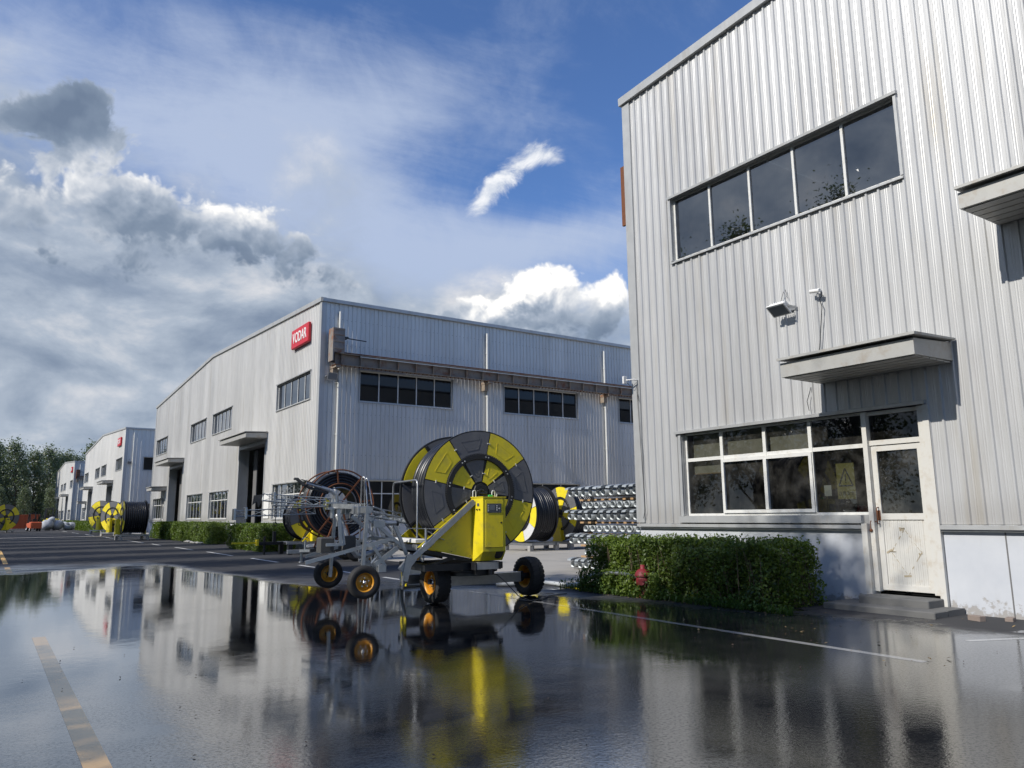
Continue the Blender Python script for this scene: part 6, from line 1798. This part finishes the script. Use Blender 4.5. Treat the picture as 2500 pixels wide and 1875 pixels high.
# ------------------------------------------------------------------ things far down the road
def forklift(loc, rz, body, label, s=1.0):
    K = empty('forklift', loc, rz); K.scale = (s, s, s)
    tag(K, label, 'forklift')
    m = MB(); m.bbox(-0.62, 0.62, -1.0, 0.9, 0.45, 1.0, 0.06); m.bbox(-0.55, 0.55, -0.9, -0.1, 1.0, 1.15, 0.05); m.build('body', body, K)
    m = MB(); m.bbox(-0.65, 0.65, -1.45, -1.0, 0.35, 1.15, 0.10); m.build('counterweight', body, K)
    m = MB()
    for x in (-0.55, 0.55):
        m.beam((x, -0.75, 1.1), (x, -0.60, 2.15), 0.07, 0.07); m.beam((x, 0.75, 0.95), (x, 0.35, 2.15), 0.06, 0.06); m.beam((x, -0.62, 2.15), (x, 0.40, 2.15), 0.07, 0.06)
    for k in range(6): m.beam((-0.55, -0.6 + 0.19 * k, 2.17), (0.55, -0.6 + 0.19 * k, 2.17), 0.04, 0.04)
    m.build('overhead_guard', M_BLACK, K)
    m = MB(); m.bbox(-0.25, 0.25, -0.35, 0.1, 1.0, 1.12, 0.03); m.bbox(-0.25, 0.25, -0.42, -0.33, 1.05, 1.55, 0.03); m.build('seat', M_BLACK, K)
    m = MB()
    for x in (-0.35, 0.35): m.bbox(x - 0.06, x + 0.06, 1.0, 1.14, 0.15, 2.3)
    for z in (0.5, 1.3, 2.2): m.bbox(-0.3, 0.3, 1.03, 1.10, z, z + 0.08)
    m.build('mast', M_BLACK, K)
    for x in (-0.3, 0.3):
        m = MB(); m.bbox(x - 0.06, x + 0.06, 1.14, 2.2, 0.12, 0.16, 0.005); m.build('fork', M_BLACK, K)
    for x in (-0.55, 0.55):
        wheel(K, (x, 0.65, 0.33), 0.33, 0.22, 1 if x > 0 else -1, M_RIMS, False)
        wheel(K, (x * 0.95, -0.95, 0.27), 0.27, 0.18, 1 if x > 0 else -1, M_RIMS, False)
    return K
forklift((5.3, 120, 0), 0.15, M_ORANGE, 'orange red forklift seen from behind at the end of the road', 1.05)
forklift((9.0, 150, 0), 2.9, M_YEL, 'yellow forklift behind the pile of grey bags', 1.45)
K = empty('skip_container', (4.9, 142, 0), 0.1); tag(K, 'orange skip container near the left reels at the end of the road', 'container')
m = MB(); m.hexa([(-1.6, -1.0, 0.15), (1.6, -1.0, 0.15), (1.6, 1.0, 0.15), (-1.6, 1.0, 0.15), (-1.9, -1.15, 2.2), (1.9, -1.15, 2.2), (1.9, 1.15, 2.2), (-1.9, 1.15, 2.2)]); m.build('body', M_ORANGE, K)
for x in (-1.2, -0.6, 0.0, 0.6, 1.2):
    m = MB(); m.beam((x, -1.02, 0.2), (x * 1.15, -1.18, 2.15), 0.10, 0.06); m.build('rib', M_ORANGE, K)
m = MB(); m.bbox(-1.98, 1.98, -1.22, 1.22, 2.2, 2.28); m.build('rim', M_ORANGE, K)
def bag(x, y, z, s, lab):
    m = MB()
    m.ball((0, 0, s * 0.55), s * 0.62, 14, (1.15, 1.0, 0.85))
    m.V = [(a + 0.08 * s * math.sin(7 * c + 3 * b + x), b + 0.08 * s * math.sin(5 * a + y), max(0, c + 0.07 * s * math.sin(6 * a + 5 * b))) for a, b, c in m.V]
    o = m.build('bulk_bag', M_BAG, None, (x, y, z), random.uniform(0, 3)); tag(o, lab, 'bag', 'grey bulk bags piled at the end of the road')
for q in [(7.0, 124, 0, 1.35, 'large grey bag at the left of the pile beside the orange forklift'), (8.3, 125, 0, 1.3, 'large grey bag second from the left in the far pile'), (9.4, 127, 0, 1.1, 'grey bag in the middle of the far pile'), (10.3, 128, 0, 1.0, 'grey bag at the right of the far pile by the hedge'), (7.6, 124.6, 1.0, 0.8, 'smaller grey bag lying on top of the far pile'), (9.6, 125.5, 0, 0.7, 'small pale bag in front of the far pile')]: bag(*q)
K = empty('tarpaulin_stack', (13.6, 78.6, 0)); tag(K, 'bright blue tarpaulin bundle standing in the gap beside the big hall', 'tarpaulin')
m = MB(); m.bbox(-0.6, 0.6, -0.5, 0.5, 0, 3.1, 0.15); m.V = [(a + 0.05 * math.sin(3 * c + b), b, c) for a, b, c in m.V]; m.build('cover', M_BLUE, K)
for z in (0.8, 1.7, 2.6):
    m = MB(); m.bbox(-0.66, 0.66, -0.56, 0.56, z, z + 0.04); m.build('strap', M_BLACK, K)
n = MB(); n.box(11.945, 11.953, 39.6, 40.5, 1.45, 2.75); tag(n.build('wall_notice', M_PAPER), 'white notice sheets on the big hall beside its first loading door', 'notice')
